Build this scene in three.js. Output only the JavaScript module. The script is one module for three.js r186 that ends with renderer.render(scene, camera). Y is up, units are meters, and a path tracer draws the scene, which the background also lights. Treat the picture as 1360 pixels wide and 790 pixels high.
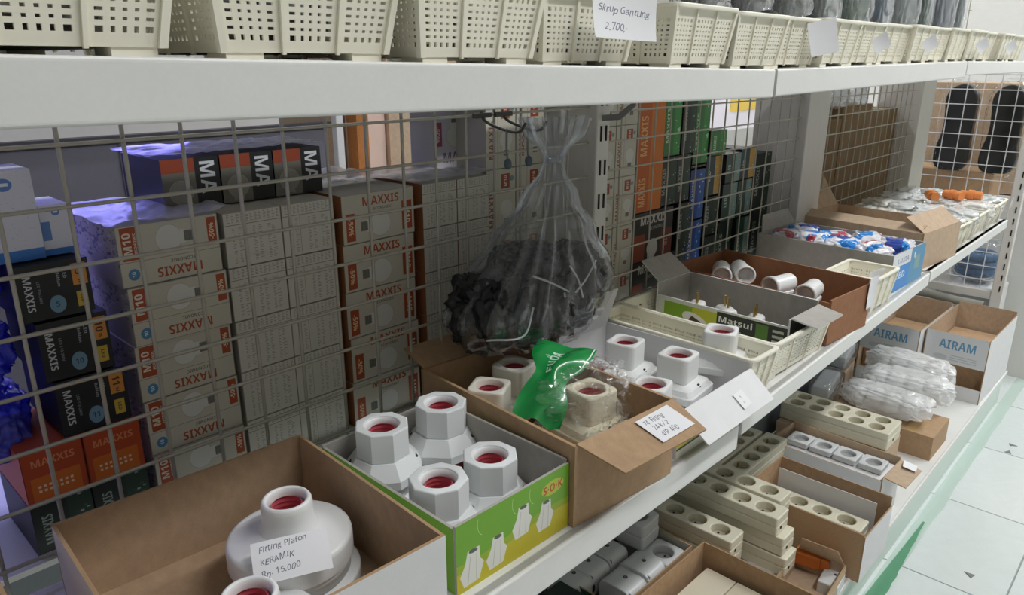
import * as THREE from 'three';
import { RoundedBoxGeometry } from 'three/addons/geometries/RoundedBoxGeometry.js';
import { mergeGeometries, mergeVertices } from 'three/addons/utils/BufferGeometryUtils.js';
import { ImprovedNoise } from 'three/addons/math/ImprovedNoise.js';
import { RectAreaLightUniformsLib } from 'three/addons/lights/RectAreaLightUniformsLib.js';
RectAreaLightUniformsLib.init();

// ------------------------------------------------------------------ camera, exposure, large lights
const scene = new THREE.Scene();
const camera = new THREE.PerspectiveCamera(43.7, 1360 / 790, 0.02, 60);
camera.position.set(0, 1.16, 0.68);
{ const az = 0.75370, p = 0.30768;      // heading away from the shelf line, pitch down
  camera.lookAt(Math.cos(az) * Math.cos(p), 1.16 - Math.sin(p), 0.68 - Math.sin(az) * Math.cos(p)); }
const renderer = new THREE.WebGLRenderer();
renderer.toneMapping = THREE.LinearToneMapping;
renderer.toneMappingExposure = 1.0;
renderer.shadowMap.enabled = true;
const CEIL = 2.75;
// unseen ceiling tubes, placed to light shelves and aisles: [x, z, intensity, colour, length]
const TUBES = [[1.0, 1.35, 47, 0xfbfbfd, 1.2], [2.9, 1.35, 68, 0xf7fbfd, 1.2], [4.6, 1.35, 62, 0xf7fbfd, 1.2], [1.6, -1.25, 34, 0xf1f2ff, 1.2], [4.4, -1.25, 50, 0xfaf8f2, 1.2]];
scene.background = new THREE.Color(0x000000);

// ------------------------------------------------------------------ helpers
let seed = 7;
const rnd = () => { seed = (seed * 1664525 + 1013904223) >>> 0; return seed / 4294967296; };
const rr = (a, b) => a + (b - a) * rnd();
const rad = (d) => d * Math.PI / 180;
const noise = new ImprovedNoise();
const used = {};
const numbered = (n) => { const k = used[n] = (used[n] ?? -1) + 1; return k ? n + '_' + String(k).padStart(3, '0') : n; };
const shade = (o) => { o.traverse((m) => { if (m.isMesh) { m.castShadow = true; m.receiveShadow = true; } }); return o; };
function tag(o, label, category, group) { o.userData.label = label; o.userData.category = category; if (group) o.userData.group = group; return o; }
function thing(name, label, category, [x, y, z] = [0, 0, 0], turn = 0, group) {
  const g = new THREE.Group(); g.name = numbered(name); scene.add(g); g.position.set(x, y, z); g.rotation.y = turn;
  return tag(g, label, category, group);
}
function part(name, geo, m, parent, label) {
  const o = new THREE.Mesh(geo, m); o.name = name; o.castShadow = o.receiveShadow = true; parent.add(o);
  if (label) o.userData.label = label;
  return o;
}
function solo(name, geo, m, label, category, [x, y, z] = [0, 0, 0], turn = 0, group) {
  const o = new THREE.Mesh(geo, m); o.name = numbered(name); o.castShadow = o.receiveShadow = true; scene.add(o);
  o.position.set(x, y, z); o.rotation.y = turn; return tag(o, label, category, group);
}
function struct(name, geo, m, [x, y, z] = [0, 0, 0], parent) {
  const o = new THREE.Mesh(geo, m); o.name = parent ? name : numbered(name); o.castShadow = o.receiveShadow = true;
  o.position.set(x, y, z); (parent ?? scene).add(o); if (!parent) o.userData.kind = 'structure'; return o;
}
function dup(root, [x, y, z], turn, label, group) {
  const r = root.clone(); r.name = numbered(root.name.replace(/_\d+$/, '')); scene.add(r); r.position.set(x, y, z); r.rotation.set(0, turn, 0);
  r.userData.label = label; if (group) r.userData.group = group; return r;
}
// box with uv in metres
function boxM(w, h, d, x = 0, y = 0, z = 0) {
  const g = new THREE.BoxGeometry(w, h, d), uv = g.attributes.uv, s = [[d, h], [d, h], [w, d], [w, d], [w, h], [w, h]];
  for (let f = 0; f < 6; f++) for (let k = 0; k < 4; k++) uv.setXY(f * 4 + k, uv.getX(f * 4 + k) * s[f][0], uv.getY(f * 4 + k) * s[f][1]);
  return g.translate(x, y, z);
}
const box = (w, h, d, x = 0, y = 0, z = 0) => new THREE.BoxGeometry(w, h, d).translate(x, y, z);
const rbox = (w, h, d, r, x = 0, y = 0, z = 0, s = 2) => new RoundedBoxGeometry(w, h, d, s, r).translate(x, y, z);
const cyl = (r1, r2, h, n = 16, x = 0, y = 0, z = 0) => new THREE.CylinderGeometry(r1, r2, h, n).translate(x, y, z);
function flat(g) { const f = g.index ? g.toNonIndexed() : g; f.computeVertexNormals(); return f; }
function merge(list) { return mergeGeometries(list.map((g) => { const f = g.index ? g.toNonIndexed() : g; for (const k of Object.keys(f.attributes)) if (!['position', 'normal', 'uv'].includes(k)) f.deleteAttribute(k); return f; })); }
function ball(det) { const g = new THREE.IcosahedronGeometry(1, det); g.deleteAttribute('uv'); g.deleteAttribute('normal'); return mergeVertices(g, 1e-5); }
function bar(a, b, r, n = 6) {              // a round rod from a to b
  const A = new THREE.Vector3(...a), B = new THREE.Vector3(...b), L = A.distanceTo(B);
  const g = new THREE.CylinderGeometry(r, r, L, n); g.applyQuaternion(new THREE.Quaternion().setFromUnitVectors(new THREE.Vector3(0, 1, 0), B.clone().sub(A).normalize()));
  return g.translate((A.x + B.x) / 2, (A.y + B.y) / 2, (A.z + B.z) / 2);
}
const tube = (pts, r, seg = 24, n = 6) => new THREE.TubeGeometry(new THREE.CatmullRomCurve3(pts.map((p) => new THREE.Vector3(...p))), seg, r, n);
const lathe = (pts, n = 40) => new THREE.LatheGeometry(pts.map((p) => new THREE.Vector2(...p)), n);
function roundRect(w, h, r) {
  const s = new THREE.Shape(), x = -w / 2, y = -h / 2;
  s.moveTo(x + r, y); s.lineTo(x + w - r, y); s.quadraticCurveTo(x + w, y, x + w, y + r); s.lineTo(x + w, y + h - r); s.quadraticCurveTo(x + w, y + h, x + w - r, y + h);
  s.lineTo(x + r, y + h); s.quadraticCurveTo(x, y + h, x, y + h - r); s.lineTo(x, y + r); s.quadraticCurveTo(x, y, x + r, y); return s;
}
const ring = (r, cx = 0, cy = 0) => { const p = new THREE.Path(); p.absarc(cx, cy, r, 0, Math.PI * 2, true); return p; };
// a shape extruded upward (y), lying at height y0
function slab(shape, h, y0 = 0, bevel = 0, seg = 12) {
  const g = new THREE.ExtrudeGeometry(shape, { depth: h - 2 * bevel, bevelEnabled: bevel > 0, bevelSize: bevel, bevelThickness: bevel, bevelOffset: -bevel, bevelSegments: 2, curveSegments: seg });
  return g.rotateX(-Math.PI / 2).translate(0, y0 + bevel, 0);
}
// ------------------------------------------------------------------ textures
function canvasTex(w, h, draw) {
  const c = document.createElement('canvas'); c.width = w; c.height = h; const g = c.getContext('2d'); draw(g, w, h);
  const t = new THREE.CanvasTexture(c); t.colorSpace = THREE.SRGBColorSpace; t.anisotropy = 8; return t;
}
function grainTex(size, base, amp, coarse, fibre = 0) {      // value grain around a base colour, repeats every metre/repeat
  const d = new Uint8Array(size * size * 4);
  for (let y = 0; y < size; y++) for (let x = 0; x < size; x++) {
    const tx = x / size * Math.PI * 2, ty = y / size * Math.PI * 2;
    const n1 = noise.noise(Math.cos(tx) * coarse, Math.sin(tx) * coarse + ty * 0 + Math.cos(ty) * coarse, Math.sin(ty) * coarse);
    const n2 = fibre ? noise.noise(Math.cos(tx) * 14 * fibre + 9, Math.cos(ty) * 3 + 4, Math.sin(ty) * 3 + Math.sin(tx) * 14 * fibre) : 0;
    const v = n1 * amp + n2 * amp * 0.7 + (rnd() - 0.5) * amp;
    for (let k = 0; k < 3; k++) d[(y * size + x) * 4 + k] = Math.max(0, Math.min(255, base[k] * (1 + v)));
    d[(y * size + x) * 4 + 3] = 255;
  }
  const t = new THREE.DataTexture(d, size, size); t.magFilter = THREE.LinearFilter; t.minFilter = THREE.LinearMipmapLinearFilter; t.generateMipmaps = true;
  t.wrapS = t.wrapT = THREE.RepeatWrapping; t.colorSpace = THREE.SRGBColorSpace; t.needsUpdate = true; return t;
}
const std = (color, roughness = 0.6, extra = {}) => new THREE.MeshStandardMaterial({ color, roughness, ...extra });
const phys = (o) => new THREE.MeshPhysicalMaterial(o);
const grained = (base, rough, amp, coarse, fibre, rep) => { const t = grainTex(256, base, amp, coarse, fibre); t.repeat.set(rep, rep); return new THREE.MeshStandardMaterial({ map: t, roughness: rough }); };
const print = (t, roughness = 0.5) => new THREE.MeshStandardMaterial({ map: t, roughness });
const M = {
  shelf: grained([226, 226, 222], 0.38, 0.012, 2, 0, 2), wire: std(0xb3afa2, 0.45, { metalness: 0.25 }), upright: grained([214, 211, 203], 0.5, 0.02, 2, 0, 2), slot: std(0x15150f, 0.9),
  cream: std(0xf0ecda, 0.42), basketDark: std(0xe2d6b4, 0.5), white: std(0xe9eae8, 0.32), holder: std(0xe6e9e8, 0.3), ivory: std(0xe9e5d8, 0.36), stripI: std(0xdad5bf, 0.42), greySock: std(0xcfd0cf, 0.4),
  red: std(0xd25f6a, 0.28), brass: std(0xb9a36a, 0.3, { metalness: 0.9 }), steel: std(0xb8b8b6, 0.25, { metalness: 0.9 }), dark: std(0x1a1b1d, 0.6), hole: std(0x2b2724, 0.8), recess: std(0xb5ae98, 0.5), recessG: std(0x9d9d9b, 0.5),
  kraft: grained([178, 147, 114], 0.85, 0.05, 3, 0.5, 4), kraftIn: grained([170, 143, 115], 0.88, 0.05, 3, 0.5, 4), kraftDark: grained([150, 104, 72], 0.85, 0.05, 3, 0.5, 4), greyboard: grained([170, 166, 158], 0.85, 0.04, 3, 0.4, 4), whiteCard: grained([222, 222, 222], 0.6, 0.012, 2, 0.2, 3), kraftPale: grained([190, 166, 140], 0.85, 0.05, 3, 0.5, 4), edge: std(0xa98a66, 0.9),
  green: std(0x0e8a3c, 0.35), paper: std(0xeeeef0, 0.8), black: std(0x101214, 0.45), rubber: std(0x0c0f12, 0.35), blueCloth: std(0x2f5f86, 0.7),
  film: phys({ color: 0xf4f6f8, roughness: 0.1, transmission: 0.93, thickness: 0, ior: 1.6 }), milky: phys({ color: 0xf2f4f6, roughness: 0.09, transmission: 0.975, thickness: 0, ior: 1.7 }), clear: phys({ color: 0xffffff, roughness: 0.06, transmission: 1, thickness: 0, ior: 1.4 }), bright: phys({ color: 0xffffff, roughness: 0.12, transmission: 0.56, thickness: 0, ior: 1.6 }),
  blueFilm: phys({ color: 0x5f68f0, roughness: 0.12, transmission: 0.4, thickness: 0, ior: 1.5 }), cloudy: phys({ color: 0xf0f2f3, roughness: 0.3, transmission: 0.6, thickness: 0 }),
  wallW: grained([225, 224, 222], 0.85, 0.015, 2, 0, 1), wallPink: grained([232, 205, 190], 0.85, 0.015, 2, 0, 1), ceil: std(0xe9e9e6, 0.9), grout: std(0xa8aca8, 0.8), counter: grained([104, 102, 112], 0.6, 0.02, 2, 0, 1),
  wood: grained([176, 112, 54], 0.6, 0.08, 2, 2, 1), ply: grained([128, 100, 62], 0.7, 0.09, 2, 2, 2), orange: std(0xc9661d, 0.5), orangeBox: std(0xc2541b, 0.55), lampGlow: new THREE.MeshStandardMaterial({ color: 0xffffff, emissive: 0xf4f7ff, emissiveIntensity: 6 }), metalWhite: std(0xdedede, 0.4),
};
// ------------------------------------------------------------------ structure: room
{
  const X0 = -1.6, X1 = 5.6, Z0 = -3.0, Z1 = 3.0, T = 0.1, cx = (X0 + X1) / 2, cz = (Z0 + Z1) / 2, W = X1 - X0, D = Z1 - Z0;
  const fl = new THREE.Group(); fl.name = 'floor'; fl.userData.kind = 'structure'; scene.add(fl);
  struct('screed', box(W, 0.1, D, cx, -0.056, cz), M.grout, [0, 0, 0], fl);
  const tiles = [0, 1, 2].map((k) => { const t = grainTex(128, [[214, 220, 218], [217, 222, 220], [211, 217, 215]][k], 0.014, 2 + k, 0); return new THREE.MeshStandardMaterial({ map: t, roughness: 0.22 }); });
  const tg = rbox(0.397, 0.01, 0.397, 0.0015, 0, -0.005, 0, 1);
  for (let i = -8; i < 8; i++) for (let k = -8; k < 7; k++) {
    const x = 1.946 + 0.4 * i + 0.0, z = 0.74 + 0.4 * k; if (x < X0 || x > X1 || z < Z0 || z > Z1) continue;
    struct('tile', tg, tiles[Math.floor(rnd() * 3)], [x, 0, z], fl);
  }
  struct('ceiling', box(W, T, D, cx, CEIL + T / 2, cz), M.ceil);
  struct('wall_left', box(T, CEIL, D, X0 - T / 2, CEIL / 2, cz), M.wallW);
  struct('wall_right', box(T, CEIL, D, X1 + T / 2, CEIL / 2, cz), M.wallW);
  struct('wall_back', box(W, CEIL, T, cx, CEIL / 2, Z0 - T / 2), M.wallW);
  struct('unseen_wall_front', box(W, CEIL, T, cx, CEIL / 2, Z1 + T / 2), grained([150, 146, 138], 0.85, 0.03, 2, 0, 1));  // out of view, greyed to cut the light it bounces onto the boxes
  TUBES.forEach(([x, z, I, c, L], i) => {
    const t = thing('unseen_tube_light', ['unseen white ceiling tube light above the aisle nearest the viewer', 'unseen white ceiling tube light above the middle of the near aisle', 'unseen white ceiling tube light above the far end of the near aisle', 'unseen white ceiling tube light over the aisle behind the mesh', 'unseen white ceiling tube light over the far end of the aisle behind the mesh'][i], 'light', [x, CEIL, z], 0, 'unseen ceiling tube lights');
    part('housing', rbox(L, 0.05, 0.14, 0.01, 0, -0.025, 0), M.metalWhite, t);
    part('tube', cyl(0.013, 0.013, L - 0.06, 12).rotateZ(Math.PI / 2).translate(0, -0.066, 0), new THREE.MeshStandardMaterial({ color: 0xffffff, emissive: c, emissiveIntensity: 8 }), t);
    const l = new THREE.RectAreaLight(c, I, L, 0.14); l.position.set(x, CEIL - 0.085, z); l.rotation.x = -Math.PI / 2; l.castShadow = true; scene.add(l);
  });
}
// ------------------------------------------------------------------ shelves
const topY = (x) => x < 0.84 ? 1.1645 - 0.0149 * x : x < 1.67 ? 1.152 + 0.0108 * (x - 0.84) : 1.161;
const midY = (x) => x < 0.84 ? 0.7235 - 0.016 * x : x < 1.67 ? 0.7165 + 0.033 * (x - 0.84) : 0.7455;
const BASE = 0.12;
function shelf(x0, x1, yf, lipH, label, depth0 = 0.012, z1 = 0.3) {
  const ya = yf(x0 + 1e-4), yb = yf(x1 - 1e-4), L = Math.hypot(x1 - x0, yb - ya), t = thing('shelf_tray', label, 'shelf', [x0, ya, 0]);
  t.rotation.z = Math.atan2(yb - ya, x1 - x0);
  part('deck', boxM(L - 0.002, 0.004, z1 - depth0 - 0.004, L / 2, -0.002, (z1 + depth0) / 2 - 0.002), M.shelf, t);
  const s = new THREE.Shape(); const h = lipH, r = 0.0025;                 // folded front lip
  s.moveTo(0, -r); s.quadraticCurveTo(0, 0, -r, 0); s.lineTo(-0.012, 0); s.lineTo(-0.012, -0.0035); s.lineTo(-0.004, -0.0035); s.lineTo(-0.004, -h + 0.003); s.lineTo(-0.012, -h + 0.003); s.lineTo(-0.012, -h); s.lineTo(-r, -h); s.quadraticCurveTo(0, -h, 0, -h + r);
  part('lip', new THREE.ExtrudeGeometry(s, { depth: L - 0.0025, bevelEnabled: false, curveSegments: 4 }).rotateY(-Math.PI / 2).translate(L - 0.0012, 0, z1), M.shelf, t);
  part('end_plate', box(0.0015, lipH * 0.8, z1 - depth0 - 0.03, 0.0035, -lipH * 0.45, (z1 + depth0) / 2 - 0.01), M.shelf, t);
  part('end_plate', box(0.0015, lipH * 0.8, z1 - depth0 - 0.03, L - 0.0035, -lipH * 0.45, (z1 + depth0) / 2 - 0.01), M.shelf, t);
  return t;
}
shelf(-0.6, 0.838, topY, 0.031, 'white metal shelf holding the cream baskets, nearest section at eye level');
shelf(0.842, 1.668, topY, 0.03, 'white metal shelf holding cream baskets, second section at eye level');
shelf(1.672, 2.9, topY, 0.026, 'white metal shelf holding cream baskets, farthest section at eye level');
shelf(-0.6, 0.838, midY, 0.036, 'white metal shelf under the lamp holder cartons');
shelf(0.845, 1.668, midY, 0.027, 'white metal shelf under the baskets and brown socket carton');
shelf(1.674, 2.4, midY, 0.024, 'white metal shelf under the far cream baskets');
{ const b = thing('base_shelf', 'white metal bottom shelf just above the tiled floor', 'shelf', [0, 0, 0]);
  part('deck', boxM(3.56, 0.004, 0.4, 1.18, BASE - 0.002, 0.1), M.shelf, b);
  part('plinth', boxM(3.56, BASE - 0.008, 0.012, 1.18, (BASE - 0.008) / 2 + 0.001, 0.285), std(0xd5e2da, 0.4), b);
  part('lip', rbox(3.56, 0.012, 0.006, 0.002, 1.18, BASE - 0.004, 0.3), M.shelf, b);
  solo('back_panel', boxM(3.56, 0.56, 0.01, 0, 0, 0), std(0x7d8488, 0.6), 'grey metal panel behind the bottom shelf, shade put into its colour', 'panel', [1.18, 0.40, -0.106]); }  // grey puts the shade under the shelf into the panel colour
// green tape along the plinth
{ const g = new THREE.PlaneGeometry(2.6, 0.036, 60, 3).rotateX(-Math.PI / 2), p = g.attributes.position;
  for (let i = 0; i < p.count; i++) { const x = p.getX(i), e = p.getZ(i); p.setY(i, 0.001 + 0.0006 * Math.sin(x * 31) + (e > 0 ? 0.0005 * Math.sin(x * 57) : 0)); if (e > 0.01) p.setZ(i, e + 0.006 * noise.noise(x * 6, 0.3, 0)); }
  g.computeVertexNormals();
  solo('floor_tape', g, phys({ color: 0xe4f1ea, roughness: 0.15, transmission: 0.5, thickness: 0 }), 'pale translucent green tape stuck along the floor beside the bottom shelf', 'tape', [2.3, 0.0015, 0.318]);
  const g2 = g.clone().scale(0.27, 1, 1.25); { const q = g2.attributes.position; for (let i = 0; i < q.count; i++) { const k = Math.min(1, Math.max(0, (0.36 - q.getX(i)) / 0.5)); q.setZ(i, q.getZ(i) * (0.08 + 0.92 * k) - 0.006 * (1 - k)); } g2.computeVertexNormals(); } solo('floor_tape', g2, phys({ color: 0x6fae88, roughness: 0.2, transmission: 0.35, thickness: 0 }), 'deeper green loose tape end on the floor at the picture bottom', 'tape', [1.62, 0.004, 0.325]); }
// ------------------------------------------------------------------ uprights
function upright(label, x, z, w, d, y0, y1, slots) {
  const t = thing('upright_post', label, 'post', [x, y0, z]); const h = y1 - y0;
  part('post', rbox(w, h, d, 0.003, 0, h / 2, 0, 1), M.upright, t);
  const sg = box(0.0035, 0.022, 0.002);
  for (let y = slots[0]; y < slots[1]; y += 0.05) for (const s of [-0.006, 0.006]) { const m = part('slot', sg, M.slot, t); m.position.set(s * (w > 0.04 ? 1.5 : 1), y - y0, d / 2 + 0.0001); }
}
upright('slotted pale steel upright beside the hanging plastic bag', 0.9, -0.045, 0.032, 0.128, 0.6, 1.6, [0.76, 1.12]);
upright('wide pale steel upright between the first and second mesh panels', 1.7, -0.042, 0.12, 0.124, 0.6, 1.75, [1.3, 1.7]);
upright('wide pale steel upright beside the far mesh panel', 2.52, -0.042, 0.13, 0.124, 0.6, 1.75, [1.3, 1.7]);
{ const t = thing('shelf_bracket', 'grey steel bracket arm sticking out from the slotted upright', 'bracket', [0.9, 1.075, 0]);
  const s = new THREE.Shape(); s.moveTo(-0.1, -0.008); s.lineTo(0.05, 0.006); s.lineTo(0.074, 0.026); s.lineTo(0.074, 0.034); s.lineTo(0.046, 0.014); s.lineTo(-0.1, 0.0); 
  part('arm', new THREE.ExtrudeGeometry(s, { depth: 0.004, bevelEnabled: false }).rotateY(-Math.PI / 2), std(0x8b8a84, 0.5, { metalness: 0.3 }), t); }
// ------------------------------------------------------------------ wire mesh
function meshPanel(label, x0, x1, y0, y1, xs, ys, z, r = 0.0019) {
  const t = thing('mesh_panel', label, 'mesh panel', [0, 0, z]);
  for (const x of xs) { const m = part('wire', bar([0, y0, 0], [0, y1, 0], r), M.wire, t); m.position.x = x; }
  for (const y of ys) { const m = part('wire', bar([x0, 0, 0.0035], [x1, 0, 0.0035], r), M.wire, t); m.position.y = y; }
  return t;
}
const span = (a, b, s) => { const o = []; for (let v = a; v < b + 1e-6; v += s) o.push(v); return o; };
meshPanel('wire mesh panel in front of the stacked bulb boxes, nearest the viewer', -0.11, 0.885, 0.70, 1.115, span(-0.1087, 0.86, 0.05), span(0.7467, 1.11, 0.05), 0);
meshPanel('wire mesh panel in front of the orange, green and blue boxes', 0.918, 1.66, 0.70, 1.13, span(0.925, 1.66, 0.0475), span(0.736, 1.13, 0.044), 0, 0.0016);
meshPanel('wire mesh panel in front of the brown cartons', 1.77, 2.45, 0.72, 1.10, span(1.775, 2.45, 0.0465), span(0.78, 1.09, 0.043), 0, 0.0016);
meshPanel('wire mesh panel above the eye level shelf behind the hanging packs', 0.95, 2.9, 1.17, 1.62, span(0.97, 2.9, 0.06), span(1.2, 1.62, 0.06), 0, 0.0015);
// ------------------------------------------------------------------ cream baskets
function hexa(out, f, u0, u1, v0, v1, t0, t1) {           // a small block in wall coordinates
  const c = [[u0, v0, t0], [u1, v0, t0], [u1, v1, t0], [u0, v1, t0], [u0, v0, t1], [u1, v0, t1], [u1, v1, t1], [u0, v1, t1]].map((a) => f(...a));
  for (const q of [[4, 5, 6, 7], [1, 0, 3, 2], [0, 4, 7, 3], [5, 1, 2, 6], [7, 6, 2, 3], [0, 1, 5, 4]]) for (const k of [q[0], q[1], q[2], q[0], q[2], q[3]]) out.push(...c[k]);
}
function fromTris(a) { const g = new THREE.BufferGeometry(); g.setAttribute('position', new THREE.Float32BufferAttribute(a, 3)); g.setAttribute('uv', new THREE.Float32BufferAttribute(new Float32Array(a.length / 3 * 2), 2)); g.computeVertexNormals(); return g; }
function basket(label, wb, wt, db, dt, h, pos, turn = 0, group = 'cream perforated baskets', name = 'plastic_basket', cols = 5, rows = 8) {
  const t = thing(name, label, 'basket', pos, turn, group), foot = 0.004;
  const wall = (side) => (u, v, k) => {                       // side 0 front, 1 back, 2 left, 3 right; k outward
    const vv = Math.max(0, Math.min(1, v)), W = wb + (wt - wb) * vv, D = db + (dt - db) * vv, y = foot + v * h;
    return side < 2 ? [(side ? -1 : 1) * u * W, y, (side ? -1 : 1) * (D / 2 + k)] : [(side === 3 ? 1 : -1) * (W / 2 + k), y, (side === 3 ? -1 : 1) * u * D];
  };
  const T = 0.0016, body = [];
  const names = ['front_wall', 'back_wall', 'side_wall', 'side_wall'];
  for (let s = 0; s < 4; s++) {
    const f = wall(s), a = [], fields = s < 2 ? 3 : Math.max(3, Math.round(3 * db / wb)), v0 = 0.13, v1 = 0.80, dv = (v1 - v0) / rows;
    hexa(a, f, -0.5, 0.5, 0, v0, -T, 0); hexa(a, f, -0.5, 0.5, v1, 1, -T, 0);
    for (let r = 1; r < rows; r++) hexa(a, f, -0.5, 0.5, v0 + dv * r - dv * 0.31, v0 + dv * r + dv * 0.31, -T, 0);
    const fw = 1 / fields;
    for (let q = 0; q < fields; q++) {
      const u0 = -0.5 + q * fw, mar = fw * 0.13, du = (fw - 2 * mar) / cols;
      hexa(a, f, u0, u0 + mar, v0, v1, -T * 0.97, -T * 0.03); hexa(a, f, u0 + fw - mar, u0 + fw, v0, v1, -T * 0.97, -T * 0.03);
      for (let c = 1; c < cols; c++) hexa(a, f, u0 + mar + du * (c - 0.3), u0 + mar + du * (c + 0.3), v0, v1, -T * 0.97, -T * 0.03);
    }
    part(names[s], fromTris(a), M.cream, t);
    for (let q = 1; q < fields; q++) { const rb = []; const u = -0.5 + q * fw, e = (s < 2 ? 0.0011 / wb : 0.0011 / db); hexa(rb, f, u - e, u + e, -0.02, 0.97, -0.0003, 0.0018); part('rib', fromTris(rb), M.cream, t); }
  }
  const b = []; hexa(b, (x, y, z) => [x * wb, y, z * db], -0.5, 0.5, foot, foot + 0.0016, -0.5, 0.5); part('bottom', fromTris(b), M.cream, t);
  for (const [sx, sz] of [[-1, -1], [1, -1], [1, 1], [-1, 1]]) { const c = []; hexa(c, (u, v, k) => { const W = (wb + (wt - wb) * v) / 2, D = (db + (dt - db) * v) / 2; return [sx * W + u, foot + v * h, sz * D + k]; }, -0.0022, 0.0022, -0.01, 1, -0.0022, 0.0022); part('corner_post', fromTris(c), M.cream, t); }
  const s = roundRect(wt + 0.009, dt + 0.009, 0.012); s.holes.push(new THREE.Path(roundRect(wt - 0.004, dt - 0.004, 0.009).getPoints(6)));
  part('rim', slab(s, 0.0045, foot + h - 0.001, 0.0012, 6), M.cream, t);
  for (const [sx, sz] of [[-1, -1], [1, -1], [1, 1], [-1, 1]]) part('foot', box(0.022, foot + 0.001, 0.022, sx * (wb / 2 - 0.013), foot / 2, sz * (db / 2 - 0.012)), M.cream, t);
  return t;
}
const ord = ['first', 'second', 'third', 'fourth', 'fifth', 'sixth', 'seventh', 'eighth', 'ninth', 'tenth', 'eleventh', 'twelfth', 'thirteenth', 'fourteenth', 'fifteenth', 'sixteenth', 'seventeenth', 'eighteenth'];
const topBX = [0.112, 0.2516, 0.3825, 0.522, 0.683, 0.8126, 0.925, 1.035, 1.155, 1.275, 1.39, 1.505, 1.62, 1.74, 1.865, 2.0, 2.14];
const basketProto = basket('cream perforated basket on the eye level shelf, nearest the viewer', 0.107, 0.122, 0.2, 0.216, 0.05, [topBX[0], topY(topBX[0]), 0.185], 0, 'cream baskets on the eye level shelf');
topBX.slice(1).forEach((x, i) => dup(basketProto, [x, topY(x), 0.183 + 0.006 * Math.sin(i * 2.3)], rad([0, 1, -1.5, 2, 0.5, -1, 2, -1][i % 8]), 'cream perforated basket on the eye level shelf, ' + ord[i + 1] + ' from the viewer', 'cream baskets on the eye level shelf'));
// ------------------------------------------------------------------ paper notes
const scribble = (lines, o = {}) => canvasTex(256, o.h ?? 160, (g, w, h) => {
  g.fillStyle = o.bg ?? '#efeff1'; g.fillRect(0, 0, w, h); g.fillStyle = g.strokeStyle = o.ink ?? '#3c3f55'; g.textBaseline = 'middle';
  lines.forEach((l, i) => { g.save(); g.translate(o.x ?? 24, (i + 0.75) * h / (lines.length + 0.5)); g.rotate(o.tilt ?? -0.06); g.transform(1, 0, -0.22, 1, 0, 0); g.font = (o.size ?? 34) + 'px sans-serif'; let cx = 0; for (const ch of l) { g.save(); g.translate(cx, rr(-3, 3)); g.rotate(rr(-0.16, 0.16)); g.scale(rr(0.8, 1.05), rr(0.85, 1.2)); g.fillText(ch, 0, 0); g.restore(); cx += g.measureText(ch).width * 0.92; } g.restore(); });
});
function sheet(w, h, curl, seg = 8, t = 0.0004) {          // thin paper standing in xy, curling toward +z
  const g = new THREE.BoxGeometry(w, h, t, seg, seg, 1), p = g.attributes.position;
  for (let i = 0; i < p.count; i++) { const x = p.getX(i) / w, y = p.getY(i) / h; p.setZ(i, p.getZ(i) + curl * (x * x * 1.2 + y * y * 0.8 + 0.5 * x * y)); }
  g.computeVertexNormals(); return g;
}
function note(label, tex, w, h, pos, rot, curl = 0.004) {
  const m = solo('paper_note', sheet(w, h, curl), [M.paper, M.paper, M.paper, M.paper, new THREE.MeshStandardMaterial({ map: tex, roughness: 0.8 }), M.paper], label, 'note', pos); m.rotation.set(...rot, 'YXZ'); return m;
}
// ------------------------------------------------------------------ printed cartons behind the mesh
const speck = (g, w, h, n, c) => { g.fillStyle = c; for (let i = 0; i < n; i++) g.fillRect(rnd() * w, rnd() * h, 2, 2); };
const BG = '#c9c4b4';
function bulb(g, x, y, s, rot, col = '#d9d8d0') { g.save(); g.translate(x, y); g.rotate(rot); g.fillStyle = col; g.strokeStyle = '#a9a698'; g.lineWidth = 2; g.beginPath(); g.arc(0, 0, s, 0, 7); g.fill(); g.stroke(); g.fillRect(s * 0.6, -s * 0.5, s * 0.7, s); g.fillStyle = '#77776f'; g.fillRect(s * 1.2, -s * 0.38, s * 0.65, s * 0.76); g.strokeStyle = '#56564f'; for (let i = 0; i < 4; i++) { g.beginPath(); g.moveTo(s * (1.28 + i * 0.15), -s * 0.38); g.lineTo(s * (1.28 + i * 0.15), s * 0.38); g.stroke(); } g.restore(); }
function word(g, t, x, y, px, col, rot = 0, font = 'sans-serif', sx = 1) { g.save(); g.translate(x, y); g.rotate(rot); g.scale(sx, 1); g.fillStyle = col; g.font = 'bold ' + px + 'px ' + font; g.textAlign = 'center'; g.textBaseline = 'middle'; g.fillText(t, 0, 0); g.restore(); }
const RUST = '#a84a22';
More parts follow.
